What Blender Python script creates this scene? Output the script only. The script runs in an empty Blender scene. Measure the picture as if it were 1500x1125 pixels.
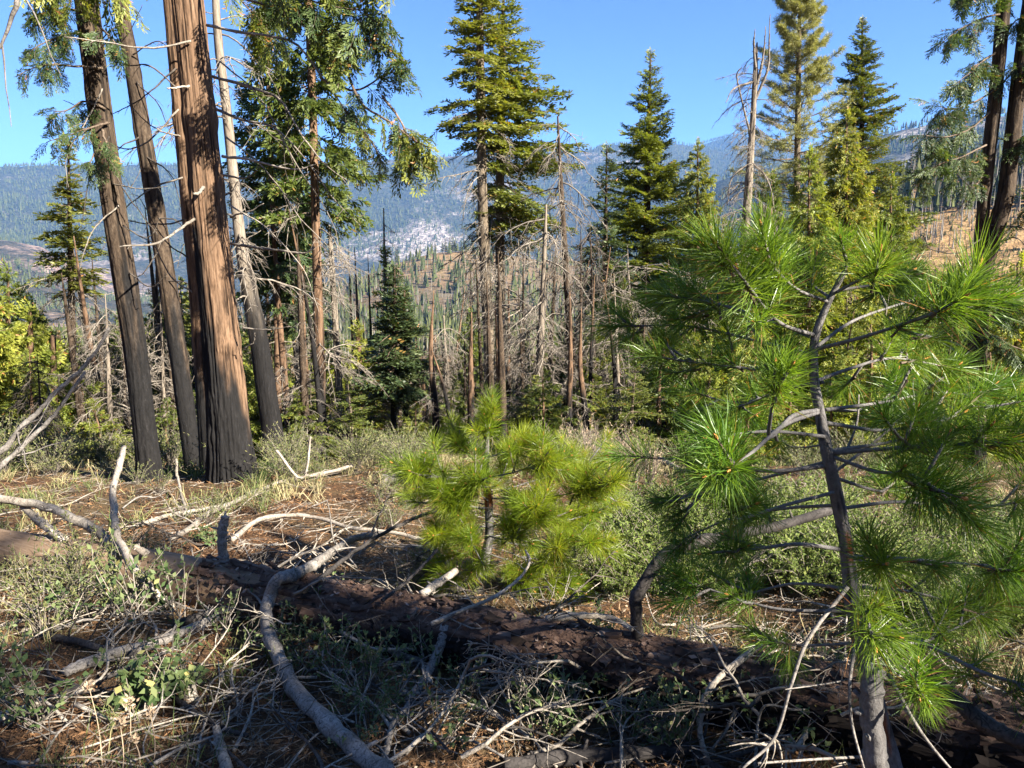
import bpy, math, random
import numpy as np
from mathutils import Vector, Matrix

random.seed(7)
rng = np.random.default_rng(7)
SC = bpy.context.scene
COL = SC.collection

# ------------------------------------------------------------------ camera, sky, sun, exposure
EYE = 1.6
PITCH = math.radians(11.5)
F_PX = 1083.0                       # focal length in photo pixels (photo 1500 x 1125)
cam = bpy.data.cameras.new('camera')
cam.sensor_width = 36.0
cam.lens = 36.0 * F_PX / 1500.0
cam.clip_start = 0.05
cam.clip_end = 40000.0
cam_ob = bpy.data.objects.new('camera', cam)
COL.objects.link(cam_ob)
cam_ob.location = (0, 0, EYE)
cam_ob.rotation_euler = (math.pi / 2 - PITCH, 0, 0)
SC.camera = cam_ob

SUN_EL = math.radians(33)
SUN_AZ = math.radians(124)          # clockwise from +Y (the view): to the right and a little behind the camera
world = bpy.data.worlds.new('World')
SC.world = world
world.use_nodes = True
nt = world.node_tree
sky = nt.nodes.new('ShaderNodeTexSky')
sky.sky_type = 'NISHITA'
sky.sun_disc = False
sky.sun_elevation = SUN_EL
sky.sun_rotation = SUN_AZ
sky.altitude = 2600
sky.air_density = 0.75
sky.dust_density = 0.0
sky.ozone_density = 8.0
nt.nodes['Background'].inputs['Strength'].default_value = 0.053
nt.links.new(sky.outputs[0], nt.nodes['Background'].inputs[0])

sun_l = bpy.data.lights.new('sun', 'SUN')
sun_l.energy = 5.0
sun_l.angle = math.radians(0.5)
sun_l.color = (1.0, 0.93, 0.80)
sun_ob = bpy.data.objects.new('sun', sun_l)
COL.objects.link(sun_ob)
SUN_DIR = Vector((math.sin(SUN_AZ) * math.cos(SUN_EL), math.cos(SUN_AZ) * math.cos(SUN_EL), math.sin(SUN_EL)))
sun_ob.rotation_euler = SUN_DIR.to_track_quat('Z', 'Y').to_euler()
sun_ob.location = SUN_DIR * 60

vs = SC.view_settings
vs.view_transform = 'Standard'
vs.look = 'None'
vs.gamma = 1.0
vs.use_curve_mapping = False
vs.exposure = 2.35
SC.render.engine = 'CYCLES'
cy = SC.cycles
cy.max_bounces = 5
cy.diffuse_bounces = 3
cy.glossy_bounces = 1
cy.transmission_bounces = 3
cy.transparent_max_bounces = 4
cy.volume_bounces = 0
cy.caustics_reflective = False
cy.caustics_refractive = False
cy.use_denoising = True

# ------------------------------------------------------------------ helpers: view mapping, noise, terrain
CP, SP = math.cos(PITCH), math.sin(PITCH)


def ray(px, py):
    """world direction through a photo pixel"""
    u = (px - 750.0) / F_PX
    v = (562.5 - py) / F_PX
    return np.array([u, CP + v * SP, -SP + v * CP])


def at(px, py, d):
    """point on the pixel's ray whose world y is d"""
    r = ray(px, py)
    return np.array([0, 0, EYE]) + r * (d / r[1])


_perm = np.random.default_rng(3).permutation(4096)
_vals = np.random.default_rng(4).random(4096)


def vnoise(x, y, z=0.0):
    x, y, z = np.broadcast_arrays(np.asarray(x, float), np.asarray(y, float), np.asarray(z, float))
    xi, yi, zi = np.floor(x).astype(int), np.floor(y).astype(int), np.floor(z).astype(int)
    fx, fy, fz = x - xi, y - yi, z - zi
    fx, fy, fz = [f * f * (3 - 2 * f) for f in (fx, fy, fz)]

    def h(a, b, c):
        return _vals[_perm[(_perm[(_perm[a & 4095] + b) & 4095] + c) & 4095]]
    r = 0
    for dx, wx in ((0, 1 - fx), (1, fx)):
        for dy, wy in ((0, 1 - fy), (1, fy)):
            for dz, wz in ((0, 1 - fz), (1, fz)):
                r = r + h(xi + dx, yi + dy, zi + dz) * wx * wy * wz
    return r


def fbm(x, y, z=0.0, o=4, ridged=False):
    s, a, t = 0, 1.0, 0
    for i in range(o):
        n = vnoise(x * 2 ** i + 17 * i, np.asarray(y) * 2 ** i + 9 * i, np.asarray(z) * 2 ** i)
        if ridged:
            n = 1 - np.abs(2 * n - 1)
        s = s + a * n
        t += a
        a *= 0.5
    return s / t


def sstep(a, b, x):
    t = np.clip((x - a) / (b - a), 0, 1)
    return t * t * (3 - 2 * t)


_sy = np.array([-400, -30, 0, 8.5, 14, 60, 160, 400.0])
_ss = np.array([0.12, 0.15, 0.176, 0.176, 0.335, 0.35, 0.33, 0.2])
_yy = np.linspace(-400, 400, 8001)
_zz = np.concatenate([[0], np.cumsum(np.interp(_yy[:-1], _sy, _ss) * np.diff(_yy))])
_zz = -(_zz - np.interp(0, _yy, _zz))


def z_near(x, y):
    z = np.interp(y, _yy, _zz)
    n = (fbm(x * 0.35 + 5, y * 0.35 + 3, 0, 3) - 0.5) * 0.34 + (fbm(x * 2.1, y * 2.1, 4, 3) - 0.5) * 0.10
    r = np.hypot(x, y)
    return z + n * sstep(0.3, 2.2, r) * (1 + sstep(15, 60, r) * 3)


# layers of the far relief: distance and the photo line of each crest
_LAY = [
    (150, None),
    (230, [(-400, 520), (900, 520), (1100, 480), (1230, 440), (1300, 425), (1600, 410), (2000, 410)]),
    (430, [(-400, 540), (600, 520), (1000, 500), (1150, 400), (1250, 300), (1300, 262), (1360, 248), (1420, 245), (1500, 235), (1700, 220), (2000, 240)]),
    (620, [(-400, 560), (300, 540), (420, 510), (520, 470), (700, 455), (900, 470), (1200, 470), (2000, 420)]),
    (900, [(-400, 500), (300, 490), (430, 455), (520, 412), (580, 385), (640, 368), (700, 364), (790, 378), (900, 400), (1050, 420), (1200, 430), (2000, 430)]),
    (1500, [(-400, 500), (100, 470), (300, 470), (600, 450), (1000, 440), (2000, 440)]),
    (2600, [(-400, 335), (0, 346), (40, 352), (85, 362), (120, 385), (170, 420), (300, 440), (700, 420), (900, 360), (980, 300), (1040, 262), (1100, 243), (1160, 224), (1230, 206), (1290, 187), (1340, 174), (1400, 168), (1460, 170), (1500, 176), (2000, 150)]),
    (3400, [(-400, 400), (200, 390), (450, 400), (560, 390), (620, 385), (760, 390), (900, 380), (1100, 330), (2000, 300)]),
    (4000, [(-400, 330), (200, 335), (400, 345), (540, 328), (620, 318), (690, 330), (800, 350), (900, 330), (1100, 300), (2000, 280)]),
    (5500, [(-400, 246), (0, 243), (120, 240), (300, 240), (470, 237), (540, 233), (600, 229), (660, 226), (760, 222), (850, 217), (900, 207), (960, 203), (1010, 214), (1100, 226), (1300, 240), (2000, 240)]),
    (6000, [(-400, 300), (2000, 300)]),
    (7200, [(-400, 280), (900, 270), (1000, 212), (1035, 200), (1060, 194), (1090, 201), (1130, 212), (1200, 235), (2000, 280)]),
    (12000, [(-400, 345), (2000, 330)]),
]


def _lay_z(px, pts, r):
    py = np.interp(px, [p[0] for p in pts], [p[1] for p in pts])
    u = (px - 750.0) / F_PX
    v = (562.5 - py) / F_PX
    dy = CP + v * SP
    dz = -SP + v * CP
    return EYE + dz * (r / np.hypot(u, dy))


_az_t = np.radians(np.linspace(-50, 50, 401))
_lr_t = np.linspace(math.log(100), math.log(12000), 260)
_px_t = 750 + F_PX * CP * np.tan(_az_t)
_tab = np.zeros((401, 260))
_knz = []
for (_r, _pts) in _LAY:
    if _pts is None:
        _knz.append(np.interp(_r * np.cos(_az_t), _yy, _zz))
    else:
        _knz.append(_lay_z(_px_t, _pts, _r))
_knz = np.array(_knz)
for _i in range(401):
    _tab[_i] = np.interp(_lr_t, [math.log(l[0]) for l in _LAY], _knz[:, _i])


def z_far(x, y):
    r = np.clip(np.hypot(x, y), 100, 11990)
    az = np.arctan2(x, y)
    a = np.clip((np.clip(az, _az_t[0], _az_t[-1]) - _az_t[0]) / (_az_t[1] - _az_t[0]), 0, 399.999)
    b = np.clip((np.log(r) - _lr_t[0]) / (_lr_t[1] - _lr_t[0]), 0, 258.999)
    ai, bi = a.astype(int), b.astype(int)
    fa, fb = a - ai, b - bi
    z = (_tab[ai, bi] * (1 - fa) + _tab[ai + 1, bi] * fa) * (1 - fb) + (_tab[ai, bi + 1] * (1 - fa) + _tab[ai + 1, bi + 1] * fa) * fb
    amp = 4 * sstep(150, 500, r) + 45 * sstep(700, 2500, r) + 90 * sstep(3000, 5200, r)
    wl = 60 + 240 * sstep(400, 2500, r) + 500 * sstep(2500, 5500, r)
    n = fbm(x / wl, y / wl, 2.0, 5, True) - 0.62
    crest = 1 - 0.85 * np.exp(-((r - 5500) / 320) ** 2) - 0.7 * np.exp(-((r - 2600) / 160) ** 2) - 0.8 * np.exp(-((r - 7200) / 500) ** 2)
    z = z + n * amp * crest + (fbm(x / 28, y / 28, 1, 3) - 0.5) * amp * 0.12
    back = sstep(math.radians(50), math.radians(100), np.abs(az))
    zb = 40 + (fbm(x / 300, y / 300, 0, 4) - 0.5) * 60
    return z * (1 - back) + zb * back


def zt(x, y):
    x = np.asarray(x, float)
    y = np.asarray(y, float)
    r = np.hypot(x, y)
    w = sstep(95, 170, r)
    return z_near(x, y) * (1 - w) + z_far(x, y) * w


def ground_hit(px, py, lift=0.0):
    """where the pixel's ray meets the near ground"""
    r = ray(px, py)
    t = np.linspace(0.8, 40, 4000)
    p = np.array([0, 0, EYE])[None] + r[None] * t[:, None]
    below = p[:, 2] < zt(p[:, 0], p[:, 1]) + lift
    i = int(np.argmax(below)) if below.any() else 1200
    return p[i]


# ------------------------------------------------------------------ helpers: meshes and objects
class MB:
    def __init__(s):
        s.V, s.F, s.n = [], [], 0
        s.t, s.c = [], []

    def add(s, v, faces, mat=0, tint=None, char=None):
        """faces: list of int arrays (n,3) or (n,4)"""
        v = np.asarray(v, float)
        m = len(v)
        s.V.append(v)
        for f in faces:
            f = np.asarray(f, int)
            if len(f):
                s.F.append((f + s.n, mat))
        s.t.append(np.full(m, 0.5) if tint is None else np.broadcast_to(tint, (m,)))
        s.c.append(np.zeros(m) if char is None else np.broadcast_to(char, (m,)))
        s.n += m

    def add_mb(s, o, M=None, matmap=None):
        V = np.concatenate(o.V)
        if M is not None:
            M = np.asarray(M)
            V = V @ M[:3, :3].T + M[:3, 3]
        s.V.append(V)
        for f, m in o.F:
            s.F.append((f + s.n, m if matmap is None else matmap[m]))
        s.t += o.t
        s.c += o.c
        s.n += len(V)

    def mesh(s, name, mats, smooth=False):
        me = bpy.data.meshes.new(name)
        V = np.concatenate(s.V).astype(np.float32)
        me.vertices.add(len(V))
        me.vertices.foreach_set('co', V.ravel())
        loops = np.concatenate([f.ravel() for f, _ in s.F]).astype(np.int32)
        cnt = np.concatenate([np.full(len(f), f.shape[1]) for f, _ in s.F]).astype(np.int32)
        mi = np.concatenate([np.full(len(f), m) for f, m in s.F]).astype(np.int32)
        me.loops.add(len(loops))
        me.loops.foreach_set('vertex_index', loops)
        me.polygons.add(len(cnt))
        st = np.concatenate([[0], np.cumsum(cnt)[:-1]]).astype(np.int32)
        me.polygons.foreach_set('loop_start', st)
        me.polygons.foreach_set('loop_total', cnt)
        me.polygons.foreach_set('material_index', mi)
        me.polygons.foreach_set('use_smooth', np.full(len(cnt), bool(smooth)))
        for nm, arr in (('tint', s.t), ('char', s.c)):
            a = me.attributes.new(nm, 'FLOAT', 'POINT')
            a.data.foreach_set('value', np.concatenate(arr).astype(np.float32))
        for m in (mats if isinstance(mats, (list, tuple)) else [mats]):
            me.materials.append(m)
        me.update(calc_edges=True)
        return me

    def build(s, name, mats, parent=None, smooth=False):
        return link(name, s.mesh(name, mats, smooth), parent)


def link(name, data, parent=None, M=None):
    o = bpy.data.objects.new(name, data)
    COL.objects.link(o)
    if parent is not None:
        o.parent = parent
    if M is not None:
        o.matrix_local = M
    return o


def tag(o, label=None, cat=None, group=None, kind=None):
    if label:
        o['label'] = label
    if cat:
        o['category'] = cat
    if group:
        o['group'] = group
    if kind:
        o['kind'] = kind
    return o


def thing(name, label, cat, loc=(0, 0, 0), rz=0.0, group=None):
    o = bpy.data.objects.new(name, None)
    o.empty_display_size = 0.2
    COL.objects.link(o)
    o.location = loc
    o.rotation_euler = (0, 0, rz)
    return tag(o, label, cat, group)


def copy_tree(o, parent=None):
    c = o.copy()
    COL.objects.link(c)
    if parent is not None:
        c.parent = parent
    for ch in list(o.children):
        copy_tree(ch, c)
    return c


def spline(pts, n):
    """Catmull-Rom through pts (k, m) -> (n, m)"""
    p = np.asarray(pts, float)
    if len(p) == 2:
        t = np.linspace(0, 1, n)[:, None]
        return p[0] * (1 - t) + p[1] * t
    q = np.vstack([2 * p[0] - p[1], p, 2 * p[-1] - p[-2]])
    u = np.linspace(0, len(p) - 1 - 1e-9, n)
    i = u.astype(int)
    f = (u - i)[:, None]
    a, b, c, d = q[i], q[i + 1], q[i + 2], q[i + 3]
    return 0.5 * (2 * b + (c - a) * f + (2 * a - 5 * b + 4 * c - d) * f ** 2 + (3 * b - a - 3 * c + d) * f ** 3)


def unit(v):
    v = np.asarray(v, float)
    return v / np.maximum(np.linalg.norm(v, axis=-1, keepdims=True), 1e-9)


def frames(P):
    T = unit(np.gradient(P, axis=0))
    ref = np.array([0, 0, 1.0]) if abs(T[0][2]) < 0.9 else np.array([1.0, 0, 0])
    N = np.zeros_like(P)
    n = unit(ref - T[0] * np.dot(ref, T[0]))
    for i in range(len(P)):
        n = unit(n - T[i] * np.dot(n, T[i]))
        N[i] = n
    return T, N, np.cross(T, N)


def tube(P, R, sides=5, rough=None, cap=True):
    """(verts, faces) of a tube along P with radii R; rough(theta (s), i (n)) -> radial multiplier (n, s)"""
    P = np.asarray(P, float)
    n = len(P)
    R = np.broadcast_to(np.asarray(R, float), (n,))
    T, N, B = frames(P)
    th = np.arange(sides) * 2 * math.pi / sides
    m = np.ones((n, sides)) if rough is None else rough(th)
    ring = (np.cos(th)[None, :, None] * N[:, None] + np.sin(th)[None, :, None] * B[:, None]) * (R[:, None] * m)[..., None]
    V = (P[:, None] + ring).reshape(-1, 3)
    i = np.arange(n - 1)[:, None] * sides
    j = np.arange(sides)[None]
    k = (j + 1) % sides
    Q = np.stack([i + j, i + k, i + sides + k, i + sides + j], -1).reshape(-1, 4)
    faces = [Q]
    if cap:
        V = np.vstack([V, P[0] - T[0] * R[0] * 0.15, P[-1] + T[-1] * R[-1] * 0.3])
        a, b = n * sides, n * sides + 1
        jj = np.arange(sides)
        kk = (jj + 1) % sides
        faces.append(np.stack([np.full(sides, a), kk, jj], -1))
        faces.append(np.stack([(n - 1) * sides + jj, (n - 1) * sides + kk, np.full(sides, b)], -1))
    return V, faces


def blades(P, D, S, L, W, mid=0.45):
    """diamond leaves: base P, direction D, side vector S"""
    P, D, S = np.asarray(P), unit(D), unit(S)
    n = len(P)
    L = np.broadcast_to(L, (n,))[:, None]
    W = np.broadcast_to(W, (n,))[:, None]
    V = np.stack([P, P + D * L * mid + S * W * 0.5, P + D * L, P + D * L * mid - S * W * 0.5], 1).reshape(-1, 3)
    Q = np.arange(n * 4).reshape(n, 4)
    return V, [Q]


def needles(P, D, L, W, sag, g):
    """thin strips of two segments, bent by sag"""
    n = len(P)
    D = unit(D)
    S = unit(np.cross(D, g.normal(size=(n, 3))))
    L = np.broadcast_to(L, (n,))[:, None]
    m = P + D * L * 0.55
    D2 = unit(D + np.array([0, 0, -1.0]) * (sag * g.uniform(.2, 2.6, n))[:, None] + g.normal(size=(n, 3)) * 0.17)
    e = m + D2 * L * 0.45
    w = W * 0.5
    V = np.stack([P - S * w * 0.8, P + S * w * 0.8, m + S * w, m - S * w, e], 1).reshape(-1, 3)
    b = np.arange(n)[:, None] * 5
    return V, [b + np.array([[0, 1, 2, 3]]), b + np.array([[3, 2, 4]])]


def frame_matrix(p, x, up=(0, 0, 1), s=1.0, roll=0.0):
    """matrix whose x axis is the direction x, z axis near up"""
    x = unit(x)
    up = np.asarray(up, float)
    if abs(np.dot(x, unit(up))) > 0.98:
        up = np.array([0.0, 1.0, 0.1])
    y = unit(np.cross(up, x))
    z = np.cross(x, y)
    if roll:
        y, z = y * math.cos(roll) + z * math.sin(roll), z * math.cos(roll) - y * math.sin(roll)
    M = np.eye(4)
    M[:3, 0], M[:3, 1], M[:3, 2] = x * s, y * s, z * s
    M[:3, 3] = p
    return M


# ------------------------------------------------------------------ materials
def new_mat(name):
    m = bpy.data.materials.new(name)
    m.use_nodes = True
    t = m.node_tree
    t.nodes.clear()
    out = t.nodes.new('ShaderNodeOutputMaterial')
    return m, t, out


def nd(t, typ, ins=None, **kw):
    n = t.nodes.new(typ)
    for k, v in kw.items():
        setattr(n, k, v)
    for k, v in (ins or {}).items():
        if hasattr(v, 'is_linked') or isinstance(v, bpy.types.NodeSocket):
            t.links.new(v, n.inputs[k])
        else:
            n.inputs[k].default_value = v
    return n


def rgb(c):
    return (c[0], c[1], c[2], 1.0)


def mixc(t, fac, a, b, blend='MIX'):
    n = t.nodes.new('ShaderNodeMix')
    n.data_type = 'RGBA'
    n.blend_type = blend
    for sock, v in ((n.inputs[0], fac), (n.inputs[6], a), (n.inputs[7], b)):
        if isinstance(v, bpy.types.NodeSocket):
            t.links.new(v, sock)
        elif sock.type == 'RGBA':
            sock.default_value = rgb(v)
        else:
            sock.default_value = v
    return n.outputs[2]


def ramp(t, fac, stops):
    n = t.nodes.new('ShaderNodeValToRGB')
    cr = n.color_ramp
    while len(cr.elements) < len(stops):
        cr.elements.new(0.5)
    for e, (p, c) in zip(cr.elements, stops):
        e.position = p
        e.color = rgb(c) if len(c) == 3 else c
    t.links.new(fac, n.inputs[0])
    return n.outputs[0]


def noise_tex(t, scale, vec=None, detail=4.0, rough=0.55, dist=0.0):
    n = nd(t, 'ShaderNodeTexNoise', {'Scale': scale, 'Detail': detail, 'Roughness': rough, 'Distortion': dist})
    if vec is not None:
        t.links.new(vec, n.inputs['Vector'])
    return n.outputs['Fac']


def coords(t, scale=(1, 1, 1), kind='Object'):
    c = nd(t, 'ShaderNodeTexCoord')
    m = nd(t, 'ShaderNodeMapping', {'Vector': c.outputs[kind], 'Scale': scale})
    return m.outputs[0]


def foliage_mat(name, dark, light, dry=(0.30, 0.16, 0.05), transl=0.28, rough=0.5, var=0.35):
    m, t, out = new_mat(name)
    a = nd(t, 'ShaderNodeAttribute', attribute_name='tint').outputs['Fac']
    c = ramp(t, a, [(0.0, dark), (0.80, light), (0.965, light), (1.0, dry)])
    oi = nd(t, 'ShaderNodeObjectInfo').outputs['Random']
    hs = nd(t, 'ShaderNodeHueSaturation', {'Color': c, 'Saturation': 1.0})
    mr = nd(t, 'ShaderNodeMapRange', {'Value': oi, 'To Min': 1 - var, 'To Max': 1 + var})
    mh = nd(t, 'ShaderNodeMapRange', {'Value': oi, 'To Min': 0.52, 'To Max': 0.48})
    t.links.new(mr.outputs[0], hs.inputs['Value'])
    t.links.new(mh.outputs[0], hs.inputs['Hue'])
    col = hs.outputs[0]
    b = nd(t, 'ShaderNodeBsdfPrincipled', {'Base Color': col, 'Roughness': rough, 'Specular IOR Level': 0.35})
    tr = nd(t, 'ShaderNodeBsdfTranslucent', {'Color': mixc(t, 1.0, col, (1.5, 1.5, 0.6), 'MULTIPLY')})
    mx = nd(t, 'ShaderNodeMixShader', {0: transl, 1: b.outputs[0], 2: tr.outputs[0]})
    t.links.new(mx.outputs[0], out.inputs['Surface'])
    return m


def bark_mat(name, c1, c2, c3, scale=(26, 26, 3.0), char_col=(0.006, 0.0055, 0.0055), bump=0.6, rough=0.9, charred=True):
    """furrowed bark: ridges along z of the object, char by attribute"""
    m, t, out = new_mat(name)
    v = coords(t, scale)
    n1 = noise_tex(t, 1.0, v, 5, 0.62, 0.6)
    n2 = noise_tex(t, 0.23, v, 3, 0.5)
    v2 = coords(t, (1.4, 1.4, 0.8))
    n3 = noise_tex(t, 1.0, v2, 4)
    n4 = noise_tex(t, 1.0, coords(t, (scale[0] * 2.2, scale[1] * 2.2, scale[2] * 5)), 4, 0.6)
    n1 = nd(t, 'ShaderNodeMath', {0: n1, 1: 0.7}, operation='MULTIPLY').outputs[0]
    n1 = nd(t, 'ShaderNodeMath', {0: n4, 1: 0.3, 2: n1}, operation='MULTIPLY_ADD').outputs[0]
    c = ramp(t, n1, [(0.30, c1), (0.50, c2), (0.72, c3)])
    c = mixc(t, ramp(t, n3, [(0.35, (0, 0, 0)), (0.7, (0.55, 0.55, 0.55))]), c, tuple(0.62 * x for x in c2))
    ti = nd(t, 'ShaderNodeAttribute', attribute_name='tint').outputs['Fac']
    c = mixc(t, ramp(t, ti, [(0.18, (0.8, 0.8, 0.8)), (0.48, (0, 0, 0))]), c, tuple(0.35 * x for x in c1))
    if charred:
        a = nd(t, 'ShaderNodeAttribute', attribute_name='char').outputs['Fac']
        cc = ramp(t, n1, [(0.38, char_col), (0.60, tuple(2.4 * x for x in char_col)), (0.80, tuple(11 * x for x in char_col))])  # palest stop paints the grey sheen of char into the colour
        c = mixc(t, a, c, cc)
    b = nd(t, 'ShaderNodeBsdfPrincipled', {'Base Color': c, 'Roughness': rough, 'Specular IOR Level': 0.2})
    h = nd(t, 'ShaderNodeMath', {0: n1, 1: n2}, operation='ADD')
    bp = nd(t, 'ShaderNodeBump', {'Height': h.outputs[0], 'Strength': bump, 'Distance': 0.03})
    t.links.new(bp.outputs[0], b.inputs['Normal'])
    t.links.new(b.outputs[0], out.inputs['Surface'])
    return m


def wood_mat(name, c1, c2, scale=6.0, bump=0.3, char=False):
    """weathered sticks: blotchy, isotropic in object space, tint brightens"""
    m, t, out = new_mat(name)
    v = coords(t, (1, 1, 1))
    n1 = noise_tex(t, scale, v, 5, 0.6)
    n2 = noise_tex(t, scale * 9, v, 3, 0.6)
    a = nd(t, 'ShaderNodeAttribute', attribute_name='tint').outputs['Fac']
    c = ramp(t, n1, [(0.3, c1), (0.7, c2)])
    c = mixc(t, ramp(t, n2, [(0.42, (0, 0, 0)), (0.62, (0.5, 0.5, 0.5))]), c, tuple(0.45 * x for x in c1))
    sc = nd(t, 'ShaderNodeMapRange', {'Value': a, 'To Min': 0.55, 'To Max': 1.45})
    hs = nd(t, 'ShaderNodeHueSaturation', {'Color': c, 'Value': sc.outputs[0]})
    c = hs.outputs[0]
    ck = noise_tex(t, scale * 2.0, v, 2, 0.5, 0.4)
    c = mixc(t, ramp(t, ck, [(0.475, (0, 0, 0)), (0.495, (0.7, 0.7, 0.7)), (0.505, (0.7, 0.7, 0.7)), (0.525, (0, 0, 0))]), c, tuple(0.25 * x for x in c1))
    ch = nd(t, 'ShaderNodeAttribute', attribute_name='char').outputs['Fac']
    c = mixc(t, ch, c, (0.014, 0.012, 0.012))
    b = nd(t, 'ShaderNodeBsdfPrincipled', {'Base Color': c, 'Roughness': 0.85, 'Specular IOR Level': 0.2})
    bp = nd(t, 'ShaderNodeBump', {'Height': n2, 'Strength': bump, 'Distance': 0.006})
    t.links.new(bp.outputs[0], b.inputs['Normal'])
    t.links.new(b.outputs[0], out.inputs['Surface'])
    return m


def tint_mat(name, stops, rough=0.9, transl=0.0):
    m, t, out = new_mat(name)
    a = nd(t, 'ShaderNodeAttribute', attribute_name='tint').outputs['Fac']
    c = ramp(t, a, stops)
    b = nd(t, 'ShaderNodeBsdfPrincipled', {'Base Color': c, 'Roughness': rough, 'Specular IOR Level': 0.2})
    sh = b.outputs[0]
    if transl:
        tr = nd(t, 'ShaderNodeBsdfTranslucent', {'Color': c})
        sh = nd(t, 'ShaderNodeMixShader', {0: transl, 1: sh, 2: tr.outputs[0]}).outputs[0]
    t.links.new(sh, out.inputs['Surface'])
    return m


M = {}
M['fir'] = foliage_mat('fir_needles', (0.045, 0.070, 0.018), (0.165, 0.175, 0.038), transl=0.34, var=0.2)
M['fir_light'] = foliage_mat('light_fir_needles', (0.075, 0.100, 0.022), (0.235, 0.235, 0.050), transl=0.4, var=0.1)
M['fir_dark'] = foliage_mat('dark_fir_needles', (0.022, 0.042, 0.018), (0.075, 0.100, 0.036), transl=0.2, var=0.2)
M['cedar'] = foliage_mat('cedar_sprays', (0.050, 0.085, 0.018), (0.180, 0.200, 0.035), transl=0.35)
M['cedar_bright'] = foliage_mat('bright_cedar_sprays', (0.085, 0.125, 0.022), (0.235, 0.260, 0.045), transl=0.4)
M['cedar_dark'] = foliage_mat('shaded_cedar_sprays', (0.022, 0.050, 0.018), (0.085, 0.120, 0.036), transl=0.3)  # dark green; also carries painted shade for the forked cedar
M['pine'] = foliage_mat('grey_pine_needles', (0.080, 0.100, 0.034), (0.240, 0.245, 0.085))
M['sapling'] = foliage_mat('sapling_needles', (0.050, 0.108, 0.014), (0.155, 0.245, 0.030), transl=0.40, rough=0.36, var=0.2)
M['sapling_yellow_lit'] = foliage_mat('sunlit_yellow_sapling_needles', (0.105, 0.152, 0.013), (0.238, 0.298, 0.024), transl=0.46, rough=0.4, var=0.2)  # slightly yellower needles, brightened to put sunlight into the colour
M['far_tree'] = foliage_mat('distant_needles', (0.030, 0.045, 0.016), (0.100, 0.115, 0.034), transl=0.1)
M['cedar_bark'] = bark_mat('red_cedar_bark', (0.034, 0.020, 0.012), (0.150, 0.090, 0.054), (0.30, 0.195, 0.125))
M['brown_bark'] = bark_mat('grey_brown_bark', (0.012, 0.009, 0.007), (0.058, 0.040, 0.027), (0.165, 0.122, 0.083), scale=(24, 24, 6))
M['fir_bark'] = bark_mat('pale_fir_bark', (0.06, 0.047, 0.034), (0.155, 0.120, 0.085), (0.27, 0.22, 0.16), scale=(34, 34, 16))
M['snag_bark'] = bark_mat('bleached_snag_wood', (0.10, 0.078, 0.058), (0.22, 0.180, 0.14), (0.35, 0.305, 0.25), scale=(30, 30, 4))
M['sap_bark'] = bark_mat('smooth_grey_sapling_bark', (0.075, 0.068, 0.066), (0.16, 0.148, 0.142), (0.25, 0.235, 0.225), scale=(60, 60, 34), bump=0.35, char_col=(0.13, 0.042, 0.014))
M['log_wood'] = bark_mat('bare_log_wood', (0.10, 0.062, 0.038), (0.225, 0.150, 0.095), (0.32, 0.235, 0.165), scale=(2.5, 34, 34), bump=0.35)
M['log_bark'] = bark_mat('flaking_log_bark', (0.03, 0.019, 0.015), (0.105, 0.062, 0.044), (0.20, 0.135, 0.10), scale=(22, 22, 22), bump=0.9)
M['dead'] = wood_mat('grey_dead_twigs', (0.13, 0.108, 0.088), (0.27, 0.235, 0.195), 3)
M['dead_dark'] = wood_mat('dark_dead_twigs', (0.045, 0.036, 0.03), (0.115, 0.095, 0.078), 3)
M['stick'] = wood_mat('pale_stick_wood', (0.20, 0.165, 0.13), (0.40, 0.355, 0.30), 9)
M['stick_grey'] = wood_mat('grey_stick_bark', (0.13, 0.115, 0.10), (0.29, 0.26, 0.235), 11)
M['stick_char'] = wood_mat('charred_stick', (0.022, 0.019, 0.018), (0.085, 0.074, 0.068), 8)
M['twig_bark'] = wood_mat('twig_bark', (0.10, 0.07, 0.048), (0.20, 0.15, 0.11), 5)
M['litter'] = tint_mat('needle_litter', [(0.0, (0.018, 0.012, 0.009)), (0.3, (0.06, 0.036, 0.022)), (0.6, (0.175, 0.088, 0.040)), (0.85, (0.25, 0.14, 0.066)), (1.0, (0.36, 0.28, 0.20))])
M['grass'] = tint_mat('dry_and_green_grass', [(0.0, (0.045, 0.075, 0.022)), (0.45, (0.11, 0.14, 0.045)), (0.7, (0.26, 0.23, 0.11)), (1.0, (0.40, 0.33, 0.19))], transl=0.25)
M['shrub'] = tint_mat('shrub_leaves', [(0.0, (0.035, 0.065, 0.022)), (0.5, (0.085, 0.125, 0.045)), (0.85, (0.18, 0.205, 0.085)), (1.0, (0.30, 0.27, 0.10))], rough=0.55, transl=0.3)
M['shrub_grey'] = tint_mat('grey_green_leaves', [(0.0, (0.05, 0.075, 0.025)), (0.5, (0.125, 0.140, 0.050)), (1.0, (0.24, 0.215, 0.095))], rough=0.6, transl=0.25)
M['feather'] = tint_mat('feathery_leaves', [(0.0, (0.06, 0.10, 0.022)), (0.5, (0.15, 0.20, 0.045)), (1.0, (0.28, 0.30, 0.085))], rough=0.6, transl=0.4)
M['seed'] = tint_mat('dry_seed_heads', [(0.0, (0.20, 0.13, 0.08)), (1.0, (0.46, 0.36, 0.25))])
M['orange_wood'] = tint_mat('fresh_broken_wood', [(0.0, (0.40, 0.15, 0.04)), (1.0, (0.62, 0.30, 0.09))])


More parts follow.
